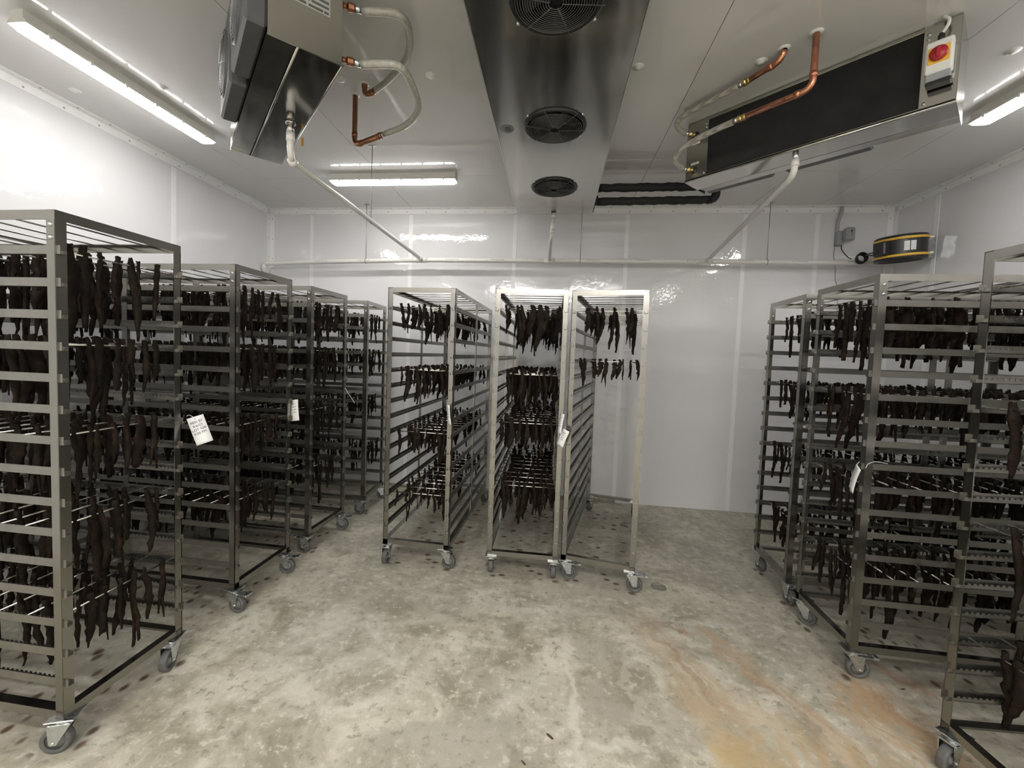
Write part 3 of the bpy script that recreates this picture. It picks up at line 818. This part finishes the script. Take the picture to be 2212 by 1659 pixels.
# rotary isolator on the right unit
iso = thing('isolator_switch', 'white switch box with red knob on a yellow square on the right cooler', 'switch', MRU @ Matrix.Translation((1.060, -.004, .12)))
MB().bbox(-.040, -.050, .0, .040, 0, .125, .006).obj('case', M['white'], iso)
MB().bbox(-.036, -.046, -.030, .036, 0, .0, .003).obj('lower_cover', M['grey'], iso)
MB().bbox(-.034, -.050, -.046, .040, -.004, -.030, .004).obj('padlock_bar', M['black'], iso)
MB().bbox(-.031, -.053, .033, .031, -.050, .097, .001).obj('yellow_plate', M['yellow'], iso)
Mk = Matrix.Translation((0, -.053, .066)) @ Matrix.Rotation(PI / 2, 4, 'X')
kn = MB().lathe([(.027, 0), (.027, .012), (.024, .018), (.0, .018)], 24, Mk).obj('red_knob', M['red'], iso)
MB().bbox(-.006, -.080, .046, .006, -.066, .086, .002).obj('knob_grip', M['red'], kn)
cg = MB().tube([(0, -.025, .125), (0, -.025, .150)], .011, 12).tube([(0, -.025, .15), (0, -.025, .158)], .008, 12).obj('cable_gland', M['black'], iso)
pw = MB().tube(spline([(0, -.025, .155), (.016, -.034, .175), (.018, -.030, .200), (.002, -.02, .222)]), .006, 8)
tag(pw.obj('power_cable', M['white'], None, None), 'short white cable from the switch box up to the ceiling', 'cable').matrix_world = MRU @ Matrix.Translation((1.060, -.004, .12))

# ---- hoses and copper at the right unit (unit coordinates -> world)
def P(M_, x, y, z): return M_ @ Vector((x, y, z))
def hose_set(Mx, outlet_z, knee, loop, cu_path, names, cm):
    label_h, label_c = names
    o0 = P(Mx, .052, -.010, outlet_z)
    h = thing('hose_fitting', label_h[0], 'pipe fitting', Matrix.Translation(o0), 'brass hose fittings')
    a = o0; b = P(Mx, .052 + knee[0], -.010 + knee[1], outlet_z + knee[2])
    d = (b - a)
    loc = [Vector((0, 0, 0)), d * .3, d * .34, d * .6, d * .64, d]
    MB().tube([loc[0], loc[1]], .010, 12).obj('nipple', cm[1], h)
    MB().tube([loc[1], loc[2], loc[3]], [.013, .0165, .0165], 8, smooth=False).obj('hex_nut', cm[1], h)
    MB().tube([loc[3], loc[5]], .0125, 12).obj('ferrule', cm[2], h)
    pts = [b] + [Vector(p) for p in loop]
    hs = MB().tube(spline(pts, 8), .0150, 12).obj('flexible_hose', cm[0]); tag(hs, label_h[1], 'hose', 'flexible hoses')
    c0 = Vector(cu_path[0]); c = thing('copper_pipe', label_c, 'pipe', Matrix.Translation(c0), 'copper pipes')
    path = [Vector(p) - c0 for p in cu_path]
    # nut where hose meets pipe
    e = (path[1] - path[0]).normalized(); s0 = -e * .05
    MB().tube([s0, s0 + e * .018], .0125, 12).obj('ferrule', cm[2], c)
    MB().tube([s0 + e * .018, s0 + e * .022, s0 + e * .036, s0 + e * .040], [.013, .0165, .0165, .013], 8, smooth=False).obj('hex_nut', cm[1], c)
    MB().tube([s0 + e * .040, s0 + e * .046, s0 + e * .054, s0 + e * .060], [.013, .0155, .0155, .013], 12).obj('hex_nut', cm[1], c)
    k = path[-2]; r_ = .045
    u1 = (path[-3] - k).normalized(); u2 = (path[-1] - k).normalized()
    full = [path[0]] + arc(k + u1 * r_, k, k + u2 * r_, 8) + [path[-1]]
    MB().tube(full, .0135, 14).obj('pipe_run', cm[3], c)
    for q, u in ((k + u1 * r_, u1), (k + u2 * r_, u2)):
        MB().tube([q + u * .001, q + u * .022], .0160, 14).obj('elbow_collar', cm[3], c)
    MB().lathe([(.026, 0), (.024, -.004), (.013, -.006)], 18, Matrix.Translation(path[-1])).obj('ceiling_flange', M['white'], c)
clr = (M['hose'], M['brass'], M['zinc'], M['copper'])
hose_set(MRU, .262, (-.045, -.035, .010),
         [(.66, 2.60, 2.745), (.655, 2.555, 2.76), (.70, 2.48, 2.765), (.79, 2.36, 2.765), (.856, 2.270, 2.765)],
         [(.885, 2.23, 2.765), (.915, 2.185, 2.765), (.9701, 2.0878, 2.765), (.9701, 2.0878, ZC)],
         (('upper brass fitting on the left end of the right cooler', 'upper clear hose looping from the right cooler to copper'), 'upper short copper pipe rising into the ceiling beside the right cooler'), clr)
hose_set(MRU, .060, (-.045, -.035, .008),
         [(.655, 2.585, 2.545), (.66, 2.52, 2.575), (.72, 2.43, 2.59), (.785, 2.335, 2.59), (.838, 2.265, 2.588)],
         [(.872, 2.222, 2.588), (.95, 2.125, 2.585), (1.0532, 1.9985, 2.580), (1.0532, 1.9985, ZC)],
         (('lower brass fitting on the left end of the right cooler', 'lower clear hose crossing in front of the right cooler'), 'long copper pipe crossing the black face of the right cooler'), clr)
dul = (plain('grey_braided_hose', (.40, .39, .34), .35, var=.2, scale=80), M['oldcopper'], M['zinc'], M['oldcopper'])
LOOPL = {
 'a': dict(z=.262, loop=None), 'b': dict(z=.060, loop=None)}
hose_set(MLU, .262, (-.02, -.075, .004),
         [(-.66, 1.68, 2.727), (-.66, 1.80, 2.735), (-.73, 1.95, 2.745), (-.86, 2.08, 2.745), (-.97, 2.165, 2.745)],
         [(-.995, 2.180, 2.745), (-1.02, 2.195, 2.745), (-1.055, 2.214, 2.745), (-1.055, 2.214, ZC)],
         (('upper dull copper fitting on the left cooler, by the frame top', 'upper grey hose curving right from the left cooler'), 'short dull copper stub in the ceiling behind the grey hoses'), dul)
hose_set(MLU, .060, (-.02, -.075, .002),
         [(-.655, 1.66, 2.52), (-.635, 1.76, 2.515), (-.66, 1.93, 2.51), (-.76, 2.06, 2.51), (-.90, 2.14, 2.51)],
         [(-.955, 2.175, 2.515), (-1.02, 2.22, 2.52), (-1.149, 2.301, 2.535), (-1.149, 2.301, ZC)],
         (('lower dull copper fitting on the left cooler', 'lower grey hose curving right from the left cooler'), 'long dull copper pipe dropping from the ceiling behind the left cooler'), dul)

# ------------------------------------------------------------------ flat ceiling cooler in the middle
cz = 2.55
fc = thing('flat_cooler', 'long flat stainless cooler with three round fans along the ceiling middle', 'cooling unit', Matrix.Translation((-.037, 0, cz)))
hx, y0, y1 = .298, .62, 3.495
fans = [2.958, 2.187, 1.420]
FR = .150
# bottom sheet built around round openings
def holed_sheet():
    m = MB(); n = 40; cuts = [y0] + [(fans[i] + fans[i + 1]) / 2 for i in (1, 0)][::1] + [y1]
    ys = [y0, (fans[2] + fans[1]) / 2, (fans[1] + fans[0]) / 2, y1]
    for (a, b), fy in zip(zip(ys[:-1], ys[1:]), (fans[2], fans[1], fans[0])):
        ring = []; outer = []
        for k in range(n):
            an = 2 * PI * k / n; cx, sy = math.cos(an), math.sin(an)
            ring.append((FR * cx, fy + FR * sy, 0))
            # project to rectangle
            tx = hx / abs(cx) if abs(cx) > 1e-6 else 1e9
            ty = ((b - fy) if sy > 0 else (fy - a)) / abs(sy) if abs(sy) > 1e-6 else 1e9
            q = min(tx, ty); outer.append((q * cx, fy + q * sy, 0))
        base = len(m.v); m.v += ring + outer
        for k in range(n):
            k2 = (k + 1) % n
            m.f.append((base + k, base + n + k, base + n + k2, base + k2)); m.sm.append(False)
        for (px, py) in ((hx, b), (-hx, b), (-hx, a), (hx, a)):
            # corner triangle between the two outer points around the corner
            an = math.atan2(py - fy, px) % (2 * PI); k = int(an / (2 * PI) * n) % n; k2 = (k + 1) % n
            m.v.append((px, py, 0)); m.f.append((base + n + k, len(m.v) - 1, base + n + k2)); m.sm.append(False)
    return m
holed_sheet().obj('bottom_sheet', M['panel_steel'], fc)
MB().box(-hx, y0, 0, -hx + .002, y1, ZC - cz).obj('side_panel', M['panel_steel'], fc)
MB().box(hx - .002, y0, 0, hx, y1, ZC - cz).obj('side_panel', M['panel_steel'], fc)
MB().box(-hx, y1 - .002, 0, hx, y1, ZC - cz).obj('end_panel', M['panel_steel'], fc)
MB().box(-hx, y0, 0, hx, y0 + .002, ZC - cz).obj('end_panel', M['panel_steel'], fc)
MB().box(-hx + .002, y0 + .002, .10, hx - .002, y1 - .002, .102).obj('inner_deck', M['cavity'], fc)
MB().box(-hx - .003, y0, -.004, -hx + .001, y1, .004).obj('edge_trim', M['edge'], fc)
MB().box(hx - .001, y0, -.003, hx + .002, y1, .003).obj('edge_trim', M['edge'], fc)
for fy in fans:
    Mf = Matrix.Translation((0, fy, 0)) @ Matrix.Rotation(PI, 4, 'X')
    rg = MB().lathe([(FR - .016, -.05), (FR - .014, .0), (FR - .010, .009), (FR, .012), (FR + .006, .006), (FR + .008, .0)], 40, Mf).obj('fan_ring', M['black'], fc)
    gd = MB()
    for q in range(3, 17): gd.torus(.0083 * q, .0012, 36, 4, Matrix.Translation((0, fy, -.014 - .006 * (1 - (q / 17) ** 2))))
    for a in range(6):
        an = a * PI / 3 + .2; gd.tube([(.02 * math.cos(an), fy + .02 * math.sin(an), -.021), ((FR + .012) * math.cos(an), fy + (FR + .012) * math.sin(an), -.010)], .0016, 5)
    gd.obj('wire_guard', M['guardwire'], fc)
    bl = MB().lathe([(.0, .004), (.036, .004), (.040, .012), (.040, .05)], 20, Matrix.Translation((0, fy, .0)))
    for a in range(5):
        an = a * 2 * PI / 5
        c_, s_ = math.cos(an), math.sin(an); c2, s2 = math.cos(an + .75), math.sin(an + .75)
        bl.add([(.038 * c_, fy + .038 * s_, .012), (.130 * c_, fy + .130 * s_, .010), (.130 * c2, fy + .130 * s2, .045), (.038 * c2, fy + .038 * s2, .040)], [(0, 1, 2, 3)])
    bl.obj('fan_blades', M['cavity'], fc)
    for a in (.6, 1.0, 1.6, 2.0):
        an = a * PI / 2 * 1.0
    for an in (.65, 2.49, 3.79, 5.63):
        MB().lathe([(.006, 0), (.006, .004), (0, .006)], 8, Matrix.Translation(((FR + .014) * math.cos(an), fy + (FR + .014) * math.sin(an), 0)) @ Matrix.Rotation(PI, 4, 'X')).obj('bolt', M['zinc'], fc)
st = MB().lathe([(.0, .0012), (.040, .0012), (.042, 0)], 28, Matrix.Translation((-.242, 2.20, 0)) @ Matrix.Rotation(PI, 4, 'X') @ Matrix.Diagonal((.85, 1, 1, 1))).obj('oval_badge', plain('grey_badge', (.20, .205, .20), .5), fc)
link('badge_print', text_mesh('badge_print', 'GR', .036, plain('dark_badge_print', (.05, .05, .05), .5), .0008), st, None, Matrix.Translation((-.236, 2.20, -.0016)) @ Matrix.Rotation(PI, 4, 'X') @ Matrix.Rotation(PI / 2, 4, 'Z') @ Matrix.Translation((0, -.010, 0)))
# insulated black pipes at its far right corner
pj = []
def lag(pts, label):
    sp = spline(pts, 7) if len(pts) > 3 else None
    out = []; rs = []
    path = pts
    fine = []
    for a, b in zip(path[:-1], path[1:]):
        a, b = Vector(a), Vector(b); n = max(2, int((b - a).length / .03))
        for i in range(n): fine.append(a.lerp(b, i / n))
    fine.append(Vector(path[-1]))
    for i, p in enumerate(fine):
        rs.append(.030 + rnd.uniform(-.0022, .0022)); out.append(p + Vector((0, rnd.uniform(-.003, .003), rnd.uniform(-.003, .003))))
    o = MB().tube(out, rs, 14).obj('insulated_pipe', M['insul']); tag(o, label, 'pipe', 'black insulated pipes'); return o
kx = 1.19
lag([(.302, 3.43, 2.725), (1.10, 3.42, 2.725)] + [tuple(v) for v in arc((1.10, 3.42, 2.725), (1.14, 3.42, 2.725), (1.14, 3.42, 2.765), 4)] + [(1.14, 3.42, ZC)], 'upper black insulated pipe running right from the flat cooler')
lag([(.302, 3.46, 2.630), (kx - .05, 3.46, 2.640)] + [tuple(v) for v in arc((kx - .05, 3.46, 2.640), (kx, 3.46, 2.640), (kx, 3.46, 2.69), 5)] + [(kx, 3.46, ZC)], 'lower black insulated pipe bending up behind the right cooler')
for z in (2.725, 2.633):
    MB().tube([(.264 + .037, 3.445, z - cz), (.300 + .037, 3.445, z - cz)], .036, 14).obj('pipe_boot', M['insul'], fc)
MB().bbox(.300, 3.40, .005, .312, 3.492, .20, .002).obj('boot_plate', M['black'], fc)

# ------------------------------------------------------------------ drain pipes
def pvc(name, label, pts, r=.0215, fittings=(), **k):
    o = Vector(pts[0]); t = thing(name, label, 'pipe', Matrix.Translation(o))
    MB().tube([Vector(p) - o for p in pts], r, 16).obj('pipe_run', M['pvc'], t)
    for a, b, rr in fittings:
        MB().tube([Vector(a) - o, Vector(b) - o], rr, 16).obj('coupling', M['pvc'], t)
    return t
PY = 4.0
main = [(XL + .03, PY, 2.215)] + [(x, PY, z) for x, z in ((-2.90, 2.232), (-2.4, 2.250), (-1.88, 2.264), (-1.296, 2.280), (-.07, 2.284), (1.327, 2.292), (2.2, 2.293), (2.86, 2.293))]
mp_ = pvc('drain_pipe', 'long horizontal white drain pipe across the back wall', main, .0215,
          [((-1.345, PY, 2.2785), (-1.235, PY, 2.281), .026), ((-.115, PY, 2.284), (-.015, PY, 2.284), .026), ((1.27, PY, 2.292), (1.375, PY, 2.292), .026),
           ((1.155, PY, 2.291), (1.16, PY, 2.291), .0225)])
org = Vector(main[0])
MB().tube([Vector(p) - org for p in ((XL + .035, PY, 2.222), (XL + .03, PY, 2.18), (XL + .02, PY + .06, 2.13), (XL + .02, PY + .1, 2.10))], .024, 14).obj('elbow', M['pvc'], mp_)
prt = MB()
for x in fr(-2.6, 2.7, 12):
    for j in range(6):
        xx = x + j * .022
        zz = float(np.interp(xx, [p[0] for p in main], [p[2] for p in main]))
        prt.box(xx, PY - .0224, zz + .002, xx + .014, PY - .0212, zz + .006)
prt2 = prt.obj('pipe_print', M['print'], mp_); prt2.location = -org
# left diagonal
lo = MLU @ Vector((.573, .060, -.002))
pts = [lo - Vector((0, 0, .055))]
elb = lo - Vector((0, 0, .13)); d_end = Vector((-1.296, PY - .03, 2.285))
hd = (d_end - elb).normalized(); st_ = elb + Vector((-.02, .05, -.025))
dl = pvc('drain_branch', 'white drain pipe slanting from the left cooler to the back wall pipe',
         [lo - Vector((0, 0, .05)), elb + Vector((0, 0, .02))] + arc(elb + Vector((0, 0, .02)), elb + Vector((0, 0, -.02)), st_, 6)[1:] + [st_ + (d_end - st_).normalized() * .05, d_end], .0155,
         [(lo - Vector((0, 0, .045)), lo - Vector((0, 0, .085)), .0195), (d_end - (d_end - st_).normalized() * .05, d_end, .021)])
sp = MB().lathe([(.0, .026), (.016, .021), (.026, .0), (.016, -.021), (0, -.026)], 16); eo = sp.obj('elbow_body', M['pvc'], dl); eo.location = st_ - (lo - Vector((0, 0, .05)))
o2 = MB().tube([(0, 0, .0), (0, 0, -.052)], .0165, 14); oo = o2.obj('drain_stub', M['panel_steel'], cu_l); oo.location = (.573, .060, 0)
MB().lathe([(.024, -.002), (.022, -.008), (.0165, -.010)], 16).obj('drain_flange', M['panel_steel'], oo)
mk_ = MLU @ Vector((.62, -.012, -.06)); ob = MB().bbox(-.004, -.005, -.02, .004, .005, .022, .002).obj('orange_clip', M['orange'], cu_l); ob.location = (.66, -.012, -.035)
# centre drop
pvc('drain_branch', 'short white drain pipe dropping from the flat cooler to the back wall pipe',
    [(-.04, 3.47, 2.546), (-.045, 3.475, 2.42)] + arc((-.045, 3.475, 2.42), (-.045, 3.475, 2.36), (-.055, 3.53, 2.345), 5)[1:] + [(-.066, PY - .03, 2.29)], .0155,
    [((-.04, 3.47, 2.546), (-.04, 3.47, 2.51), .0195), ((-.045, 3.475, 2.47), (-.045, 3.475, 2.452), .0185), ((-.045, 3.475, 2.42), (-.045, 3.475, 2.385), .0195)])
# right diagonal
ro = MRU @ Vector((.565, .016, -.002)); re = Vector((1.120, 2.36, 2.37)); rend = Vector((1.327, PY - .03, 2.296))
r0 = ro - Vector((0, 0, .035)); r0.z = 2.425
pvc('drain_branch', 'white drain pipe slanting from the right cooler to the back wall pipe',
    [r0, Vector((r0.x, r0.y, 2.395))] + arc(Vector((r0.x, r0.y, 2.395)), Vector((r0.x, r0.y, 2.35)), Vector((r0.x + .005, r0.y + .06, 2.345)), 6)[1:] + [rend], .0155,
    [(r0, Vector((r0.x, r0.y, 2.39)), .0195), (rend - Vector((0, .05, -.002)), rend, .021)])
oo = MB().tube([(0, 0, 0), (0, 0, -.045)], .0135, 14).obj('drain_stub', M['zinc'], cu_r); oo.location = (.565, .016, 0)
# threaded hanger rods with a plate and a pipe clamp
def hanger(x, y, zb, label, r=.022):
    t = thing('pipe_hanger', label, 'pipe hanger', Matrix.Translation((x, y, zb)), 'threaded pipe hangers')
    top = ZC - zb
    MB().tube([(0, 0, r), (0, 0, top)], .0028, 7).obj('threaded_rod', M['galv'], t)
    MB().bbox(-.026, -.010, top - .003, .026, .010, top, .001).obj('ceiling_plate', M['galv'], t)
    MB().torus(r + .001, .0028, 20, 6, Matrix.Rotation(PI / 2, 4, 'Y')).obj('clamp', M['galv'], t)
hanger(-1.86, PY, 2.265, 'thin hanger rod at the left end of the wall drain pipe', .023)
k = (2.87 - st_.y) / (d_end.y - st_.y); q = st_ + (d_end - st_) * k
hanger(q.x, q.y, q.z, 'thin hanger rod holding the slanting left drain pipe', .017)
hanger(.215, PY, 2.286, 'thin hanger rod behind the flat cooler, right of its drain', .023)
hanger(1.835, PY, 2.293, 'thin hanger rod holding the wall drain pipe on the right', .023)

# ------------------------------------------------------------------ socket, conduit, wall fan, cable
sb = thing('socket_box', 'grey electrical box with hinged cover on the back wall near the right corner', 'socket', Matrix.Translation((2.47, YB - .003, 2.53)))
MB().bbox(-.028, -.050, -.065, .022, 0, .058, .004).obj('box', M['grey'], sb)
MB().bbox(.008, -.105, -.035, .082, -.050, .075, .010).obj('cover', M['grey'], sb)
mk = MB().add([(.040, -.1062, .050), (.056, -.1062, .050), (.048, -.1062, .018)], [(0, 2, 1)]).obj('dark_mark', M['black'], sb)
MB().add([(.046, -.1064, .0), (.060, -.1064, .002), (.060, -.1064, .030)], [(0, 1, 2)]).obj('orange_mark', plain('red_orange_mark', (.6, .16, .07), .5), sb)
tag(MB().tube([(2.452, YB - .022, 2.585), (2.455, YB - .022, 2.68), (2.475, YB - .022, 2.74), (2.480, YB - .022, ZC)], .013, 12).obj('conduit', plain('grey_conduit', (.45, .45, .43), .45)), 'grey conduit running from the socket box up to the ceiling', 'conduit')
cx_, cy_, cz_ = 2.665, 3.68, 2.240
Mfan = TR(cx_, cy_, cz_, math.radians(-52), math.radians(6), 0)
wf_ = thing('wall_fan', 'black round air mover with two yellow bands mounted in the right back corner', 'fan', Mfan)
R1 = .158
MB().lathe([(R1 - .03, -.002), (R1 - .008, -.004), (R1, .004), (R1, .025)], 40).obj('lower_rim', M['black'], wf_)
MB().lathe([(R1 + .001, .022), (R1 + .007, .026), (R1 + .007, .036), (R1 + .001, .040)], 40).obj('yellow_band', M['yellow'], wf_)
MB().lathe([(R1 - .004, .038), (R1 - .004, .150)], 40).obj('drum', M['black'], wf_)
MB().lathe([(R1 + .001, .148), (R1 + .007, .152), (R1 + .007, .162), (R1 + .001, .166)], 40).obj('yellow_band', M['yellow'], wf_)
MB().lathe([(R1, .164), (R1, .178), (R1 - .010, .185), (R1 - .03, .186)], 40).obj('upper_rim', M['black'], wf_)
gd = MB()
for q in range(2, 16): gd.torus(.0085 * q, .0011, 32, 4, Matrix.Translation((0, 0, .002)))
for a in range(8): gd.tube([(0, 0, .002), (.13 * math.cos(a * PI / 4), .13 * math.sin(a * PI / 4), .002)], .0014, 5)
gd.obj('wire_guard', M['black'], wf_)
fb = MB().lathe([(0, .04), (.04, .04), (.045, .06), (.045, .12)], 20)
for a in range(5):
    an = a * 2 * PI / 5; c_, s_ = math.cos(an), math.sin(an); c2, s2 = math.cos(an + .8), math.sin(an + .8)
    fb.add([(.04 * c_, .04 * s_, .05), (.135 * c_, .135 * s_, .05), (.135 * c2, .135 * s2, .10), (.04 * c2, .04 * s2, .10)], [(0, 1, 2, 3)])
fb.obj('fan_blades', M['cavity'], wf_)
# local directions: -y' faces the room; build the control box and stickers by world azimuth
def az(deg): return math.radians(deg) - math.radians(-52)
def on_drum(deg, z, r=R1 - .004): a = az(deg); return Matrix.Translation((r * math.cos(a), r * math.sin(a), z)) @ Matrix.Rotation(a, 4, 'Z')
MB().bbox(-.02, -.045, -.048, .060, .045, .048, .008, on_drum(198, .092)).obj('control_box', M['black'], wf_)
for dg_ in (-113, -99):
    MB().box(0, -.016, -.034, .0025, .016, .034, on_drum(dg_, .096)).obj('warning_sticker', M['paper'], wf_)
    gp = MB()
    for j in range(5): gp.box(.0025, -.012, -.026 + j * .012, .003, .012, -.022 + j * .012, on_drum(dg_, .096))
    gp.obj('sticker_print', plain('faint_print', (.55, .55, .55), .6), wf_)
MB().bbox(-.01, -.055, -.085, .075, .055, .085, .004, on_drum(10, .09)).obj('wall_bracket', M['zinc'], wf_)
for z in (.035, .15): MB().tube([on_drum(-42, z) @ Vector((0, 0, 0)), on_drum(-42, z) @ Vector((.030, 0, 0))], .009, 10).obj('knob', M['white'], wf_)
fp = Mfan @ on_drum(198, .080) @ Vector((.055, 0, 0))
co = MB()
co.tube(spline([(2.475, YB - .055, 2.462), (2.478, YB - .06, 2.42), (2.52, YB - .07, 2.36), (2.55, YB - .08, 2.335)]), .0045, 8)
for i in range(4):
    co.torus(.036 + .004 * (i % 2), .006, 28, 6, Matrix.Translation((2.568, PY - .028 - .009 * i, 2.318 + .003 * i)) @ Matrix.Rotation(PI / 2, 4, 'X'))
co.tube(spline([(2.60, PY - .05, 2.345), (2.66, PY - .08, 2.335), (fp.x - .05, fp.y + .05, fp.z - .02), tuple(fp)]), .0045, 8)
tag(co.obj('extension_cord', M['black']), 'black coiled cord between the socket box and the wall fan', 'cord')
tag(MB().tube(spline([(2.452, YB - .008, 2.455), (2.45, YB - .006, 2.38), (2.47, YB - .006, 2.26), (2.475, YB - .006, 2.18), (2.505, YB - .006, 2.08), (2.51, YB - .006, 1.90)]), .0028, 6).obj('thin_wire', plain('grey_wire', (.40, .40, .39), .5)), 'thin grey wire running down the back wall below the socket box', 'wire')

# ------------------------------------------------------------------ paper tags
def card(name, label, corners, lines, curl=0.0, size=.020):
    # corners: top-left, top-right, bottom-left (world); card with a slight curl and handwriting on its front
    tl, tr_, bl = [Vector(c) for c in corners]
    ex = (tr_ - tl); wd = ex.length; ex.normalize(); ez = (tl - bl); ez = (ez - ex * ez.dot(ex)); ht = ez.length; ez.normalize(); ny = ez.cross(ex)
    Mx = Matrix(((ex.x, ny.x, ez.x, tl.x), (ex.y, ny.y, ez.y, tl.y), (ex.z, ny.z, ez.z, tl.z), (0, 0, 0, 1)))
    t = thing(name, label, 'paper tag', Mx)
    n = 10; m = MB(); vs = []; fs = []
    for s_ in (0, .0006):
        for i in range(n + 1):
            u = i / n; y = -curl * math.sin(u * PI * .9) * ht
            for x in (0, wd): vs.append((x, y + s_, -ht * u))
    N = 2 * (n + 1)
    for i in range(n):
        fs.append((2 * i, 2 * i + 2, 2 * i + 3, 2 * i + 1)); fs.append((N + 2 * i, N + 2 * i + 1, N + 2 * i + 3, N + 2 * i + 2))
    for i in range(n): fs.append((2 * i, N + 2 * i, N + 2 * i + 2, 2 * i + 2)); fs.append((2 * i + 1, 2 * i + 3, N + 2 * i + 3, N + 2 * i + 1))
    fs.append((0, 1, N + 1, N)); fs.append((2 * n, N + 2 * n, N + 2 * n + 1, 2 * n + 1))
    m.add(vs, fs, True); m.obj('card', M['paper'], t)
    z = -ht * .235
    for ln in lines:
        me = text_mesh('handwriting', ln, size, M['ink'], 0.0)
        u = -z / ht; y = -curl * math.sin(u * PI * .9) * ht - .0009
        link('handwriting', me, t, None, Matrix.Translation((wd * .48, y, z)) @ Matrix.Rotation(PI / 2, 4, 'X') @ Matrix.Rotation(math.radians(5), 4, 'Z') @ Matrix.Shear('XY', 4, (.25, 0)) if False else Matrix.Translation((wd * .48, y, z)) @ Matrix.Rotation(PI / 2, 4, 'X') @ Matrix.Rotation(math.radians(5), 4, 'Z'))
        z -= ht * .135
    MB().tube([(wd * .45, .0004, -ht * .085), (wd * .45, -.0012, -ht * .085)], .0022, 10).obj('punched_hole', M['ink'], t)
    tie = MB().tube(spline([(wd * .45, -.001, -ht * .085), (wd * .36, -.004, .004), (wd * .20, .003, .014), (wd * .05, .008, .012)]), .0010, 5).obj('tie', M['paper'], t)
    return t
card('paper_tag', 'white card with handwriting tied to the far front post of the nearest left rack',
     [(-1.548, 1.625, 1.072), (-1.505 + .004, 1.66, 1.092), (-1.508, 1.625, .956)], ['PERI B1', '9/6/23', 'LOT 026', '9:30 PM'], .02, .0145)
card('paper_tag', 'white card with handwriting tied to the far front post of the second left rack',
     [(-1.604, 2.416, 1.068), (-1.548, 2.424, 1.076), (-1.586, 2.402, .940)], ['BOE 1', '19/6/23', 'LOT 024', '9:30 PM'], .05, .0105)
card('paper_tag', 'narrow white card seen edge-on, tied to the left centre rack',
     [(-.650, 2.590, 1.066), (-.628, 2.572, 1.070), (-.640, 2.588, .944)], ['PERI', '19/6', 'LOT 6', '7 PM'], .03, .008)
card('paper_tag', 'narrow white card hanging higher, between the middle and right centre racks',
     [(.066, 2.560, 1.056), (.086, 2.535, 1.052), (.060, 2.556, .934)], ['BOE', '6/23', 'LOT', '9 PM'], .04, .0075)
card('paper_tag', 'white slanted card hanging lower on the right centre rack front post',
     [(.082, 2.556, .966), (.119, 2.535, .950), (.080, 2.556, .850)], ['BOE 1', '9/6', 'LOT', 'PM'], .05, .010)
card('paper_tag', 'curled white card seen edge-on, tied to the second right rack',
     [(1.326, 1.975, .982), (1.3055, 1.917, .966), (1.314, 1.975, .862)], [], .03, .01)
tag(MB().tube(spline([(1.340, 1.94, .972), (1.37, 1.97, .984), (1.41, 1.985, .992), (1.46, 1.99, .985)]), .0012, 5).obj('tie_string', M['paper']), 'thin pale string tying the card to the second right rack', 'string')
tag(MB().tube(spline([(-1.566, 3.045, 1.106), (-1.535, 3.04, 1.060), (-1.50, 3.035, 1.02), (-1.476, 3.03, .988)]), [.0016] * 18 + [.0022], 5).obj('cable_tie', M['white']) if False else
    MB().tube(spline([(-1.566, 3.045, 1.106), (-1.535, 3.04, 1.060), (-1.50, 3.035, 1.02), (-1.476, 3.03, .988)]), .0020, 5).obj('cable_tie', M['white']), 'thin white cable tie end sticking out from the third left rack', 'cable tie')

# ------------------------------------------------------------------ floor drain and crumbs
fd = thing('floor_drain', 'small round floor drain right of the centre racks', 'drain', Matrix.Translation((.709, 2.629, 0)))
MB().lathe([(.046, 0), (.045, .003), (.036, .004), (.035, .001)], 28).obj('rim', plain('dull_drain_metal', (.30, .29, .25), .5, metal=.5), fd)
MB().lathe([(0, .0012), (.035, .0012)], 28).obj('cover', plain('dirty_drain_cover', (.26, .25, .20), .6), fd)
def crumb(x, y, s, a, label):
    g = random.Random(int(x * 1000)); n = 9; vs = [(0, 0, .004 * s)] + [(s * .010 * math.cos(2 * PI * k / n) * g.uniform(.7, 1.2) * 1.8, s * .006 * math.sin(2 * PI * k / n) * g.uniform(.7, 1.2), .0008 * g.random()) for k in range(n)]
    vs += [(v[0] * .9, v[1] * .9, 0) for v in vs[1:]]
    fs = [(0, 1 + k, 1 + (k + 1) % n) for k in range(n)] + [(1 + k, 1 + n + k, 1 + n + (k + 1) % n, 1 + (k + 1) % n) for k in range(n)]
    o = MB().add(vs, fs, True).obj('crumb', M['leaf']); o.matrix_world = TR(x, y, 0.0002, a); tag(o, label, 'crumb')
crumb(.049, 1.496, 1.0, -.7, 'brown leaf-like crumb on the floor at the bottom centre of the photo')
crumb(-.042, 1.383, .7, -.8, 'small brown crumb on the floor at the very bottom edge, left of the leaf-like one')
crumb(.02, 2.44, .5, .3, 'tiny dark crumb on the floor in front of the middle centre rack')
crumb(1.58, 1.97, .7, .3, 'dark crumb on the floor between the two front right racks')
